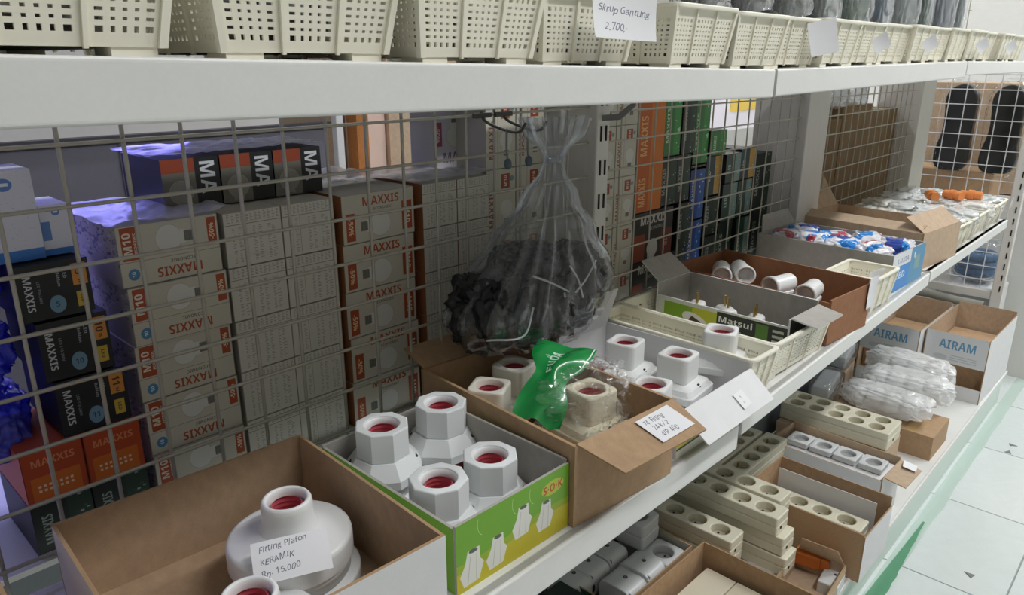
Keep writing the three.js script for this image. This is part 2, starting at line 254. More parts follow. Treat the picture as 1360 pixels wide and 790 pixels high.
const T = {
  m10: canvasTex(512, 290, (g, w, h) => { g.fillStyle = BG; g.fillRect(0, 0, w, h); g.strokeStyle = '#8f8b7d'; g.lineWidth = 3; g.strokeRect(1, 1, w - 2, h - 2); g.beginPath(); g.moveTo(0, 172); g.lineTo(w, 172); g.stroke(); g.fillStyle = RUST; g.fillRect(20, 8, 78, 156); word(g, 'M10', 48, 86, 54, '#e8dfd0', -Math.PI / 2); word(g, 'ECONOMIC', 84, 86, 18, '#e8dfd0', -Math.PI / 2); bulb(g, 250, 86, 66, 0); g.fillStyle = RUST; g.fillRect(452, 14, 48, 140); word(g, '-50%', 476, 84, 36, '#ecd9c0', -Math.PI / 2); word(g, 'ECONOMIC', 310, 196, 24, '#6f6a5c', Math.PI); word(g, 'MAXXIS', 290, 242, 64, RUST, Math.PI); g.fillStyle = '#4d86ad'; g.beginPath(); g.arc(60, 232, 28, 0, 7); g.fill(); word(g, '10', 60, 232, 26, '#dfe8ee', -Math.PI / 2); }),
  m10side: canvasTex(256, 256, (g, w, h) => { g.fillStyle = '#b9b2a8'; g.fillRect(0, 0, w, h); for (let i = 0; i < 160; i++) { g.fillStyle = ['#8d8490', '#7f7a86', '#cfcac4', '#6e6878'][i % 4]; g.fillRect(rnd() * w, rnd() * h * 0.62, rr(3, 14), rr(3, 16)); } }),
  max: canvasTex(512, 290, (g, w, h) => { g.fillStyle = BG; g.fillRect(0, 0, w, h); g.strokeStyle = '#8f8b7d'; g.lineWidth = 3; g.strokeRect(1, 1, w - 2, h - 2); word(g, 'MAXXIS', 270, 50, 72, RUST); word(g, 'ECONOMIC', 280, 100, 24, '#7a7566'); g.fillStyle = RUST; g.fillRect(24, 110, 60, 165); word(g, '-50%', 54, 192, 44, '#ecd0a8', Math.PI / 2); bulb(g, 260, 196, 74, Math.PI); g.fillStyle = RUST; g.fillRect(420, 80, 76, 180); word(g, 'M10', 460, 170, 52, '#e8dfd0', Math.PI / 2); }),
  text: canvasTex(512, 290, (g, w, h) => { g.fillStyle = '#cfccc0'; g.fillRect(0, 0, w, h); g.strokeStyle = '#8a877b'; g.lineWidth = 4; g.strokeRect(1, 1, w - 2, h - 2); g.beginPath(); g.moveTo(0, 66); g.lineTo(w, 66); g.moveTo(w * 0.33, 66); g.lineTo(w * 0.33, h); g.stroke(); g.fillStyle = '#8b887e'; for (const cx of [70, 120, 250, 300, 380, 420]) for (let y = 84; y < 270; y += 9) if (rnd() > 0.18) g.fillRect(cx + rr(-3, 3), y, rr(12, 36), 3); for (let x = 30; x < 480; x += 40) for (let y = 10; y < 58; y += 8) g.fillRect(x, y, rr(10, 30), 3); }),
  tallv: canvasTex(512, 440, (g, w, h) => { g.fillStyle = '#cfcbd4'; g.fillRect(0, 0, w, h); g.fillStyle = '#a8506a'; g.fillRect(6, 150, 70, 150); word(g, '-50%', 40, 225, 46, '#e6dce4', Math.PI / 2); bulb(g, 190, 240, 70, -Math.PI / 2); g.fillStyle = '#a8506a'; g.fillRect(340, 110, 150, 190); word(g, 'M20', 445, 205, 80, '#e6dce4', Math.PI / 2); word(g, 'MAXXIS', 250, 375, 92, '#7d6a86'); g.strokeStyle = '#8f8b9d'; g.lineWidth = 4; g.strokeRect(1, 1, w - 2, h - 2); }),  // violet light is painted into the background and label colours
  rot: canvasTex(300, 512, (g, w, h) => { g.fillStyle = '#cbc8b8'; g.fillRect(0, 0, w, h); g.strokeStyle = '#8f8b7d'; g.lineWidth = 4; g.strokeRect(1, 1, w - 2, h - 2); g.beginPath(); g.moveTo(118, 0); g.lineTo(118, h); g.stroke(); word(g, 'MAXXIS', 58, 300, 78, '#9b5a40', -Math.PI / 2); g.fillStyle = '#9f4a33'; g.fillRect(150, 40, 90, 110); word(g, 'M10', 195, 95, 42, '#e6d8c8', -Math.PI / 2); g.fillStyle = '#7d9099'; g.beginPath(); g.arc(262, 80, 20, 0, 7); g.fill(); bulb(g, 205, 300, 66, Math.PI / 2); }),
  blk: (n) => canvasTex(300, 250, (g, w, h) => { g.fillStyle = '#0d0f11'; g.fillRect(0, 0, w, h); word(g, 'MAXXIS', 42, 125, 44, '#c9ccd0', Math.PI / 2); word(g, 'LED 110-240V', 84, 125, 16, '#8c9096', Math.PI / 2); word(g, 'LED', 196, 60, 22, '#a9adb3', Math.PI / 2); word(g, 'Bohlam', 168, 80, 18, '#a9adb3', Math.PI / 2); g.fillStyle = '#6f93ab'; g.beginPath(); g.ellipse(150, 190, 34, 40, 0, 0, 7); g.fill(); word(g, n, 150, 190, 34, '#22445c'); g.fillStyle = '#d08a3a'; g.fillRect(226, 20, 62, 100); word(g, n, 256, 62, 46, '#3a1c08', Math.PI / 2); word(g, 'W', 256, 104, 22, '#3a1c08', Math.PI / 2); g.fillStyle = '#c9a93a'; g.fillRect(232, 150, 46, 70); word(g, 'LED', 255, 185, 22, '#2a2208', Math.PI / 2); }),
  ora: canvasTex(300, 300, (g, w, h) => { g.fillStyle = '#b6481c'; g.fillRect(0, 0, w, h); g.fillStyle = '#cf6a1e'; g.fillRect(30, 150, 240, 150); word(g, 'MAXXIS', 150, 70, 58, '#d98a5f'); g.fillStyle = '#e9cdb0'; for (let r = 0; r < 2; r++) for (let c = 0; c < 7; c++) g.fillRect(60 + c * 26, 200 + r * 26, 14, 14); g.strokeStyle = '#6d2a10'; g.lineWidth = 5; g.strokeRect(2, 2, w - 4, h - 4); }),
  tray: canvasTex(300, 256, (g, w, h) => { g.fillStyle = '#17181b'; g.fillRect(0, 0, w, h); g.fillStyle = '#6d6a60'; g.fillRect(0, 0, 170, h); g.fillStyle = '#8e3d22'; g.fillRect(0, 0, 170, 70); bulb(g, 90, 170, 60, Math.PI / 2, '#8d8b80'); word(g, 'MA', 236, 100, 112, '#d4d6da', Math.PI / 2); }),
  bigblk: canvasTex(512, 360, (g, w, h) => { g.fillStyle = '#26251f'; g.fillRect(0, 0, w, h); word(g, 'MAXXIS', 250, 60, 92, '#c9c8c0'); word(g, 'ECONOMIC', 300, 128, 34, '#9c9a90'); g.fillStyle = '#8d3f22'; g.fillRect(0, 160, 150, 200); bulb(g, 250, 280, 70, Math.PI / 2, '#c9c8c0'); g.fillStyle = '#6e2f22'; g.fillRect(360, 160, 152, 200); word(g, '10', 430, 260, 60, '#b58a70', Math.PI / 2); }),
  orv: canvasTex(256, 512, (g, w, h) => { g.fillStyle = '#c5621a'; g.fillRect(0, 0, w, h); g.fillStyle = '#d97a20'; g.fillRect(120, 0, 136, h); word(g, 'MAXXIS', 60, 300, 84, '#e8b878', -Math.PI / 2); g.strokeStyle = '#6d3a10'; g.lineWidth = 6; g.strokeRect(2, 2, w - 4, h - 4); }),
  vert: (bg, c2, fg, t) => canvasTex(256, 400, (g, w, h) => { g.fillStyle = bg; g.fillRect(0, 0, w, h); g.fillStyle = c2; g.fillRect(150, 0, 106, h); word(g, t, 60, 200, 62, fg, -Math.PI / 2); for (let i = 0; i < 26; i++) { g.fillStyle = ['#ffffff22', fg, c2][i % 3]; g.fillRect(158 + rnd() * 80, rnd() * h, rr(8, 24), rr(4, 16)); } g.strokeStyle = '#0b0d0c'; g.lineWidth = 5; g.strokeRect(2, 2, w - 4, h - 4); }),
  whiteblue: canvasTex(200, 400, (g, w, h) => { g.fillStyle = '#dfe0ee'; g.fillRect(0, 0, w, h); g.fillStyle = '#5f87c8'; g.fillRect(0, 130, 60, 150); g.beginPath(); g.arc(110, 60, 28, 0, 7); g.fill(); g.fillStyle = '#eef0f8'; g.fillRect(94, 52, 32, 14); g.fillStyle = '#3f7fd0'; g.fillRect(0, 350, w, 50); speck(g, w, h, 80, '#8fa0c8'); }),
};
const plainCard = std(0xbdb9ab, 0.7), blackCard = std(0x121315, 0.5);
const P = { m10: print(T.m10), m10side: print(T.m10side), max: print(T.max), tallv: print(T.tallv), text: print(T.text), rot: print(T.rot), b5: print(T.blk('5'), 0.4), b10: print(T.blk('10'), 0.4), b11: print(T.blk('11'), 0.4), ora: print(T.ora, 0.45), tray: print(T.tray, 0.45), bigblk: print(T.bigblk, 0.5), orv: print(T.orv, 0.5),
  green: print(T.vert('#2f7a34', '#3c9440', '#bfe0b8', 'MAXXIS'), 0.45), dkgreen: print(T.vert('#16241a', '#203a28', '#9aa79c', 'MAXXIS'), 0.45), blue: print(T.vert('#1f3f8a', '#2a5fae', '#c8d8f0', 'MAXXIS'), 0.45), silver: print(T.vert('#2e4a40', '#7f9a90', '#b7c9c0', 'LED'), 0.45), wb: print(T.whiteblue, 0.5), teal: print(T.vert('#20424a', '#c9a04a', '#d8d8d0', 'LED'), 0.45) };
// faces: [+x, -x, top, bottom, +z, -z]; x,y,z = left edge, base, front face
function packet(name, label, x, y, z, w, h, d, front, side, top, group, tilt = 0) {
  const m = solo(name, rboxUV(w, h, d), [side, side, top, top, front, front], label, 'box', [x + w / 2, y + h / 2, z - d / 2], tilt, group); return m;
}
function rboxUV(w, h, d) { return new THREE.BoxGeometry(w - 0.0006, h - 0.0006, d); }
const rowName = (k, n) => k === n - 1 ? 'topmost' : k === 0 ? 'lowest' : ord[n - 1 - k] + ' from the top';
// column with upside-down lettering
{ const n = 5, h = 0.059; for (let k = 0; k < n; k++) packet('bulb_box', 'grey bulb box with upside-down lettering and rust label, ' + rowName(k, n) + ' in its stack', 0.2365 + 0.002 * Math.sin(k * 3), 0.7205 + k * h, -0.04 + 0.002 * Math.cos(k * 2), 0.098, h, 0.13, P.m10, P.m10side, plainCard, 'stack of upside-down bulb boxes'); }
{ const n = 5, h = 0.0585; for (let k = 0; k < n; k++) for (let c = 0; c < 2; c++) packet('bulb_box', 'pale fine print bulb box, ' + ['near', 'far'][c] + ' column of the double stack, ' + rowName(k, n), 0.3395 + c * 0.066, 0.7205 + k * h, -0.042, 0.0655, h, 0.12, P.text, plainCard, plainCard, 'double stack of fine print bulb boxes', rad(rr(-0.4, 0.4))); }
{ const n = 5, h = 0.0585; for (let k = 0; k < n; k++) packet('bulb_box', 'bulb box with upright rust lettering, ' + rowName(k, n) + ' in its stack', 0.4795 + 0.0015 * Math.sin(k * 2), 0.7205 + k * h, -0.041, 0.107, h, 0.12, P.max, std(0xa2683f, 0.6), plainCard, 'stack of upright bulb boxes'); }
{ const n = 5, h = 0.0585; for (let k = 0; k < n; k++) for (let c = 0; c < 2; c++) packet('bulb_box', 'fine print bulb box behind the hanging bag, ' + ['near', 'far'][c] + ' column, ' + rowName(k, n), 0.602 + c * 0.06, 0.7205 + k * h, -0.041, 0.0595, h, 0.12, P.text, std(0xa2683f, 0.6), plainCard, 'fine print bulb boxes behind the bag'); }
{ const n = 4, h = 0.098; for (let k = 0; k < n; k++) for (let c = 0; c < 2; c++) packet('bulb_box', 'sideways lettered bulb box behind the hooks, ' + ['near', 'far'][c] + ' column, ' + rowName(k, n), 0.735 + c * 0.062, 0.7205 + k * h, -0.06, 0.061, h, 0.1, P.rot, plainCard, plainCard, 'sideways bulb boxes behind the hooks'); }
{ const n = 5, h = 0.085; for (let k = 0; k < n; k++) for (let c = 0; c < 2; c++) packet('bulb_box', 'sideways lettered bulb box beyond the slotted upright, ' + ['near', 'far'][c] + ' column, ' + rowName(k, n), 0.955 + c * 0.061, 0.7205 + k * h, -0.04, 0.06, h, 0.1, P.rot, plainCard, plainCard, 'sideways bulb boxes beyond the slotted upright'); }
// colourful cartons
const colour = [['orange', 1.079, 0.99, 0.085, 0.115, P.orv, 'orange upright bulb carton with sideways lettering, upper of the two orange ones'], ['orange', 1.079, 0.905, 0.085, 0.085, P.orv, 'orange upright bulb carton just above the black lettered boxes']];
colour.forEach(([k, x, y, w, h, m, l]) => packet('bulb_carton', l, x, y, -0.04, w, h, 0.12, m, M.orangeBox, M.orangeBox));
packet('bulb_box', 'black bulb box with white lettering under the orange cartons', 1.079, 0.815, -0.04, 0.13, 0.089, 0.12, P.bigblk, blackCard, blackCard, 'black lettered bulb boxes');
packet('bulb_box', 'black bulb box with white lettering, lowest in its stack behind the mesh', 1.079, 0.7205, -0.04, 0.13, 0.094, 0.12, P.bigblk, blackCard, blackCard, 'black lettered bulb boxes');
const rows = [[1.167, [[0.905, 0.09, P.dkgreen, 'dark green carton below the bright green one'], [0.996, 0.11, P.green, 'bright green carton beside the orange stack']], 0.058], [1.227, [[0.7205, 0.093, P.dkgreen, 'dark carton at the foot of the stack beside the black lettered boxes'], [0.815, 0.089, P.dkgreen, 'dark carton beside the upper black lettered box'], [0.905, 0.09, P.dkgreen, 'black carton between dark green and blue cartons'], [0.996, 0.11, P.dkgreen, 'black carton between the two bright green cartons']], 0.05],
  [1.279, [[0.7205, 0.04, P.dkgreen, 'dark flat carton under the deep blue one'], [0.761, 0.1, P.blue, 'deep blue carton, lower of two'], [0.862, 0.1, P.blue, 'deep blue carton, upper of two'], [0.964, 0.006, P.dkgreen, 'thin dark tray on the deep blue cartons'], [0.971, 0.125, P.green, 'bright green carton over the deep blue ones']], 0.058],
  [1.339, [[0.7205, 0.1, P.dkgreen, 'dark carton beside the lower deep blue one'], [0.821, 0.08, P.dkgreen, 'dark green carton beside the upper deep blue one'], [0.902, 0.08, P.teal, 'teal and gold carton beside the blue ones'], [0.983, 0.05, P.green, 'small green carton near the bright opening']], 0.062],
  [1.403, [[0.7205, 0.12, P.dkgreen, 'dark carton low behind the grey socket box'], [0.841, 0.08, P.silver, 'silver green carton beside the teal and gold one'], [0.922, 0.06, P.silver, 'silver green carton under the bright opening']], 0.066],
  [1.471, [[0.7205, 0.12, P.silver, 'silver green carton low before the wide upright'], [0.841, 0.08, P.silver, 'silver green carton halfway up before the wide upright'], [0.922, 0.065, P.teal, 'teal and gold carton topmost before the wide upright']], 0.066], [1.539, [[0.7205, 0.13, P.dkgreen, 'dark carton low against the wide upright'], [0.851, 0.12, P.dkgreen, 'dark carton against the wide upright']], 0.08]];
for (const [x, list, w] of rows) for (const [y, h, m, l] of list) packet('bulb_carton', l, x, y, -0.04 - 0.01 * rnd(), w - 0.001, h - 0.001, 0.12, m, blackCard, blackCard, 'coloured cartons behind the second mesh panel');
// black boxes far near-side
packet('bulb_box', 'black bulb box with orange five watt label, topmost of the black ones', 0.15, 0.945, -0.035, 0.058, 0.05, 0.1, P.b5, blackCard, blackCard, 'black bulb boxes by the blue film');
packet('bulb_box', 'black bulb box with orange ten watt label', 0.158, 0.888, -0.034, 0.058, 0.055, 0.1, P.b10, blackCard, blackCard, 'black bulb boxes by the blue film');
packet('bulb_box', 'black bulb box with eleven watt label, lowest of the black ones', 0.163, 0.832, -0.035, 0.06, 0.054, 0.1, P.b11, blackCard, blackCard, 'black bulb boxes by the blue film');
for (const [k, c] of [['near', 0], ['far', 1]]) packet('bulb_box', 'orange bulb box under the black ones, ' + k + ' of the pair', 0.125 + c * 0.052, 0.7205 + 0.055, -0.036, 0.0515, 0.052, 0.1, P.ora, M.orangeBox, M.orangeBox, 'orange bulb boxes');
for (const [k, c] of [['near', 0], ['far', 1]]) packet('bulb_box', 'dark printed box at the foot of the orange pair, ' + k + ' one', 0.125 + c * 0.052, 0.7205, -0.036, 0.0515, 0.054, 0.1, P.dkgreen, blackCard, blackCard, 'dark boxes under the orange pair');
packet('bulb_box', 'tall white box with blue round emblem beside the mesh', 0.132, 0.996, -0.05, 0.049, 0.078, 0.05, P.wb, M.whiteCard, M.whiteCard);
packet('bulb_box', 'short white box with blue emblem next to the tall white one', 0.182, 0.996, -0.055, 0.024, 0.045, 0.05, P.wb, M.whiteCard, M.whiteCard);
// black tray boxes on top
for (let k = 0; k < 3; k++) packet('bulb_box', 'black bulb box with big white letters lying on the stacks, ' + ['nearest', 'middle', 'farthest'][k] + ' of three', 0.302 + k * 0.062, 1.0145, -0.085, 0.061, 0.052, 0.1, P.tray, blackCard, blackCard, 'black boxes lying on the stacks');
packet('bulb_box', 'upright bulb box on the stacks with violet light painted into its print', 0.692, 1.0145, -0.12, 0.108, 0.098, 0.05, P.tallv, plainCard, plainCard);
// crumpled wrap sheets
function wrap(label, w, d, pos, m, amp, f, turn = 0, name = 'plastic_wrap') {
  const g = new THREE.PlaneGeometry(w, d, 40, 30).rotateX(-Math.PI / 2), p = g.attributes.position;
  for (let i = 0; i < p.count; i++) { const x = p.getX(i), z = p.getZ(i); p.setY(i, amp * (1 + Math.abs(noise.noise(x * f, z * f * 0.6, 1.3)) * 2 - Math.abs(noise.noise(x * f * 2.1, z * f * 2, 4)) )); }
  g.computeVertexNormals(); return solo(name, g, m, label, 'plastic wrap', pos, turn);
}
wrap('violet tinted plastic wrap over the upside-down bulb boxes', 0.12, 0.15, [0.285, 1.0165, -0.105], M.cloudy, 0.003, 30);
wrap('crinkled wrap draped on the fine print boxes', 0.27, 0.15, [0.47, 1.0145, -0.16], M.cloudy, 0.003, 30);
wrap('pale film lying over the three black lettered boxes', 0.2, 0.1, [0.392, 1.069, -0.135], M.cloudy, 0.002, 30);
wrap('crinkled wrap on the boxes behind the bag', 0.15, 0.14, [0.67, 1.0145, -0.11], M.cloudy, 0.002, 30);
// ------------------------------------------------------------------ open cartons
// w along x, d along z, origin at the base centre. flaps: [side, length, degrees from upright outward, inset]
function carton(label, x, y, z, w, d, h, turn, o = {}) {
  const t = thing(o.name ?? 'open_carton', label, 'carton', [x, y, z], rad(turn), o.group), k = o.t ?? 0.003, out = o.out ?? M.kraft, inn = o.inn ?? M.kraftIn, ed = o.edge ?? M.edge;
  const F = o.front ?? out, Lf = o.left ?? out, H = (i) => (o.hs ? h * o.hs[i] : h);
  part('bottom', boxM(w - 2 * k, k, d - 2 * k, 0, k / 2, 0), inn, t);
  part('front_panel', boxPrint(w, H(0), k, 0, H(0) / 2, d / 2 - k / 2, !!o.front), [ed, ed, ed, ed, F, inn], t);
  part('back_panel', boxM(w, H(1), k, 0, H(1) / 2, -d / 2 + k / 2), [ed, ed, ed, ed, inn, out], t);
  part('side_panel', boxPrint(k, H(2), d - 2 * k - 0.0004, -w / 2 + k / 2, H(2) / 2, 0, !!o.left), [inn, Lf, ed, ed, ed, ed], t);
  part('side_panel', boxM(k, H(3), d - 2 * k - 0.0004, w / 2 - k / 2, H(3) / 2, 0), [out, inn, ed, ed, ed, ed], t);
  for (const [s, len, ang, inset = 0.002, cut = 0] of o.flaps ?? []) {
    const W = (s === 'f' || s === 'b' ? w : d) - 2 * inset, sh = new THREE.Shape(); sh.moveTo(-W / 2, 0); sh.lineTo(W / 2, 0); sh.lineTo(W / 2 - cut, len); sh.lineTo(-W / 2 + cut, len); sh.closePath();
    const g = new THREE.ExtrudeGeometry(sh, { depth: 0.002, bevelEnabled: false }).translate(0, 0, -0.002);
    const m = part('flap', g, [s === 'f' && o.flapMat ? o.flapMat : inn, ed], t); const i = { f: 0, b: 1, l: 2, r: 3 }[s];
    m.rotation.order = 'YXZ'; m.rotation.y = { f: 0, b: Math.PI, l: -Math.PI / 2, r: Math.PI / 2 }[s]; m.rotation.x = rad(ang);
    m.position.set(s === 'l' ? -w / 2 + k / 2 : s === 'r' ? w / 2 - k / 2 : 0, H(i), s === 'f' ? d / 2 - k / 2 : s === 'b' ? -d / 2 + k / 2 : 0);
  }
  return t;
}
function boxPrint(w, h, d, x, y, z, printed) { return printed ? box(w, h, d, x, y, z) : boxM(w, h, d, x, y, z); }
// ------------------------------------------------------------------ lamp holders
const threadGeo = (() => { const p = []; for (let i = 0; i <= 12; i++) p.push([0.0122 + (i % 2 ? 0.0022 : 0), 0.026 - i * 0.0022]); p.push([0.011, -0.001], [0.0001, -0.001]); return lathe(p, 28); })();
function roundHolder(label, pos, group) {
  const t = thing('lamp_holder', label, 'lamp holder', pos, 0, group);
  part('base', lathe([[0.0001, 0], [0.0495, 0], [0.0495, 0.010], [0.051, 0.012], [0.0525, 0.014], [0.0525, 0.03], [0.0515, 0.0335], [0.049, 0.035], [0.046, 0.0355], [0.032, 0.0385], [0.025, 0.0425]], 56), M.white, t);
  part('collar', lathe([[0.025, 0.0425], [0.0222, 0.048], [0.0212, 0.055], [0.0214, 0.062], [0.0208, 0.0665], [0.0195, 0.0685], [0.0178, 0.0688], [0.0163, 0.0675], [0.0155, 0.064], [0.015, 0.03]], 48), M.white, t);
  part('thread', threadGeo.clone().translate(0, 0.037, 0), M.red, t, 'red threaded socket liner');
  return t;
}
function octShape(r, hole) { const s = new THREE.Shape(); for (let i = 0; i < 8; i++) { const a = (i + 0.5) * Math.PI / 4; s[i ? 'lineTo' : 'moveTo'](Math.cos(a) * r, Math.sin(a) * r); } s.closePath(); if (hole) s.holes.push(ring(hole)); return s; }
function frustum(r1, r2, y0, y1, n = 8) { return flat(new THREE.CylinderGeometry(r2, r1, y1 - y0, n, 1, false, n === 8 ? Math.PI / 8 : Math.PI / 4).translate(0, (y0 + y1) / 2, 0)); }
function octHolder(label, pos, turn, group) {
  const t = thing('lamp_holder', label, 'lamp holder', pos, turn, group);
  part('base', merge([frustum(0.042, 0.042, 0, 0.009), frustum(0.042, 0.0305, 0.009, 0.024)]), M.holder, t);
  part('collar', slab(octShape(0.0285, 0.0178), 0.032, 0.024, 0.0014, 24), M.holder, t);
  part('mouth', lathe([[0.0178, 0.0545], [0.0162, 0.053], [0.0155, 0.05], [0.015, 0.028]], 32), M.holder, t);
  part('thread', threadGeo.clone().translate(0, 0.024, 0), M.red, t, 'red threaded socket liner');
  for (const a of [0.25, 0.25 + 1]) { const s = part('screw_hole', cyl(0.0032, 0.0032, 0.002, 14).rotateZ(-Math.PI / 2 * 0.42), M.hole, t); s.position.set(Math.cos(a * Math.PI) * 0.0325, 0.0164, Math.sin(a * Math.PI) * 0.0325); s.rotation.y = -a * Math.PI; }
  return t;
}
function squareHolder(label, pos, turn, m, group, tall = 1) {
  const t = thing('lamp_holder', label, 'lamp holder', pos, turn, group), c = roundRect(0.045, 0.045, 0.009); c.holes.push(ring(0.0165));
  const skirt = () => { const a = []; const lv = [[0.037, 0.010], [0.033, 0.017], [0.021, 0.0215]]; for (let i = 0; i < 2; i++) { const p = roundRect(lv[i][0] * 2, lv[i][0] * 2, 0.010).getPoints(5), q = roundRect(lv[i + 1][0] * 2, lv[i + 1][0] * 2, 0.010).getPoints(5); for (let k = 0; k < p.length - 1; k++) { const P0 = [p[k].x, lv[i][1], -p[k].y], P1 = [p[k + 1].x, lv[i][1], -p[k + 1].y], Q0 = [q[k].x, lv[i + 1][1], -q[k].y], Q1 = [q[k + 1].x, lv[i + 1][1], -q[k + 1].y]; a.push(...P0, ...P1, ...Q1, ...P0, ...Q1, ...Q0); } } return fromTris(a); };
  part('base', slab(roundRect(0.078, 0.078, 0.011), 0.0105, 0, 0.0015, 6), m, t);
  part('skirt', skirt(), m, t);
  part('collar', slab(c, 0.036 * tall, 0.02, 0.0025, 16), m, t);
  part('mouth', lathe([[0.0165, 0.0545 * 1 + 0.036 * (tall - 1)], [0.0152, 0.05 + 0.036 * (tall - 1)], [0.015, 0.026]], 32), m, t);
  part('thread', threadGeo.clone().translate(0, 0.024 + 0.036 * (tall - 1), 0), M.red, t, 'red threaded socket liner');
  const s = part('screw_hole', cyl(0.003, 0.003, 0.002, 12), M.hole, t); s.position.set(0, 0.0165, 0.0315); s.rotation.x = 0.7;
  return t;
}
// carton A, partly in view
carton('brown carton with dark inside cut off by the picture edge', -0.03, midY(0.0), 0.19, 0.2, 0.3, 0.085, -2, { inn: M.kraft });
// carton B with round holders
carton('deep brown carton with white outside holding round lamp holders', 0.2257, midY(0.22), 0.176, 0.222, 0.232, 0.083, -3, { out: M.whiteCard, inn: M.kraftIn });
roundHolder('white round lamp holder with a handwritten note, in the deep brown carton', [0.267, 0.741, 0.168], 'round lamp holders');
{ const u = roundHolder('round lamp holder wrapped in film underneath the one with a note', [0.272, 0.7212, 0.17], 'round lamp holders'); u.children.splice(1, 2).forEach((c) => { c.parent = null; }); u.scale.set(1, 0.5, 1); }
roundHolder('white round lamp holder cut off by the picture bottom, in front in the deep carton', [0.197, 0.7225, 0.232], 'round lamp holders');
note('small curled note with handwriting stuck on the round lamp holder', scribble(['Fitting Plafon', 'KERAMIK', 'Rp. 15.000'], { ink: '#565a66', size: 30, tilt: -0.1 }), 0.06, 0.034, [0.2455, 0.7845, 0.2085], [-0.92, -0.50, 0.05], -0.004);
// carton C, green printed
T.sok = canvasTex(1024, 480, (g, w, h) => {
  const n = (x, y) => Math.sin(x * 0.021 + 1) + Math.sin(x * 0.013 + y * 0.02);
  g.fillStyle = '#6fa824'; g.fillRect(0, 0, w, h); g.fillStyle = '#c4b81c'; g.beginPath(); g.moveTo(0, h); g.lineTo(0, 330); g.bezierCurveTo(300, 380, 600, 260, w, 300); g.lineTo(w, h); g.fill(); g.fillStyle = '#97b01f'; g.beginPath(); g.moveTo(0, 330); g.bezierCurveTo(300, 380, 600, 260, w, 300); g.lineTo(w, 250); g.bezierCurveTo(600, 210, 300, 320, 0, 270); g.fill();
  g.fillStyle = '#b8c63c'; g.beginPath(); g.ellipse(860, 110, 110, 52, 0, 0, 7); g.fill(); word(g, 'S·O·K', 860, 112, 78, '#c2461c');
  for (const [x, y, s] of [[130, 330, 1.3], [340, 330, 1.2], [570, 230, 1.2], [790, 290, 1.15]]) { g.save(); g.translate(x, y); g.scale(s, s); g.rotate(0.1); g.fillStyle = '#e3e3da'; g.beginPath(); g.moveTo(-40, -90); g.lineTo(34, -96); g.lineTo(46, -30); g.lineTo(72, -4); g.lineTo(50, 80); g.lineTo(-48, 92); g.lineTo(-78, 30); g.lineTo(-50, -26); g.fill(); g.fillStyle = '#5c5c58'; g.beginPath(); g.ellipse(-4, -84, 28, 11, 0, 0, 7); g.fill(); g.strokeStyle = '#bdbdb2'; g.lineWidth = 4; g.beginPath(); g.moveTo(-20, -60); g.lineTo(-24, 80); g.moveTo(20, -60); g.lineTo(30, 76); g.stroke(); g.restore(); }
  g.strokeStyle = '#c9dfa0'; g.lineWidth = 3; for (const x of [180, 480, 640]) { g.beginPath(); g.moveTo(x, 30); g.quadraticCurveTo(x - 20, 110, x + 30, 150); g.stroke(); } });
carton('green and yellow printed carton full of white octagonal lamp holders', 0.433, midY(0.44), 0.178, 0.148, 0.206, 0.071, -1, { out: std(0x7fb23a, 0.5), front: print(T.sok, 0.4), inn: M.greyboard, edge: M.greyboard, hs: [1, 0.98, 0.95, 1.05] });
const oct = octHolder('white octagonal lamp holder in the green carton, back near corner', [0.408, 0.751, 0.114], rad(8), 'octagonal lamp holders');
dup(oct, [0.4825, 0.752, 0.121], rad(-6), 'white octagonal lamp holder in the green carton, topmost at the back far corner');
dup(oct, [0.4615, 0.734, 0.217], rad(3), 'white octagonal lamp holder in the green carton, front far corner');
dup(oct, [0.398, 0.7335, 0.212], rad(20), 'white octagonal lamp holder in the green carton, front near corner beside the brown carton');
for (const [x, z, l] of [[0.403, 0.118, 'white octagonal lamp holder lying under the back near one'], [0.478, 0.15, 'white octagonal lamp holder lying under the topmost one']]) { const o = dup(oct, [x, midY(x) + 0.003, z], rad(12), l); o.scale.set(0.93, 0.5, 0.93); }
// carton D, brown with flap and note
carton('tall brown carton with an open front flap and a white note', 0.597, midY(0.59), 0.168, 0.16, 0.256, 0.092, -5, { out: M.kraft, inn: M.kraft, t: 0.004, flaps: [['f', 0.054, 104, 0.003, 0.012], ['b', 0.05, 78, 0.002, 0.004]] });
note('white note with handwriting on the brown carton flap', scribble(['74. Fitting', '  24 k / 2', '  4/P  400'], { size: 36, tilt: -0.02 }), 0.056, 0.037, [0.614, 0.8035, 0.3215], [-1.32, -0.087, 0.04], 0.0);
const sqI = squareHolder('ivory square lamp holder in the tall brown carton, nearest', [0.566, 0.742, 0.112], rad(28), M.ivory, 'square lamp holders');
dup(sqI, [0.628, 0.746, 0.095], rad(12), 'ivory square lamp holder in the tall brown carton, beside the green bag');
const cr = squareHolder('cream lamp holder inside clear wrapping in the tall brown carton', [0.63, 0.748, 0.212], rad(-8), std(0xe4dec4, 0.36), 'square lamp holders'); cr.scale.set(1.06, 1.0, 1.06);
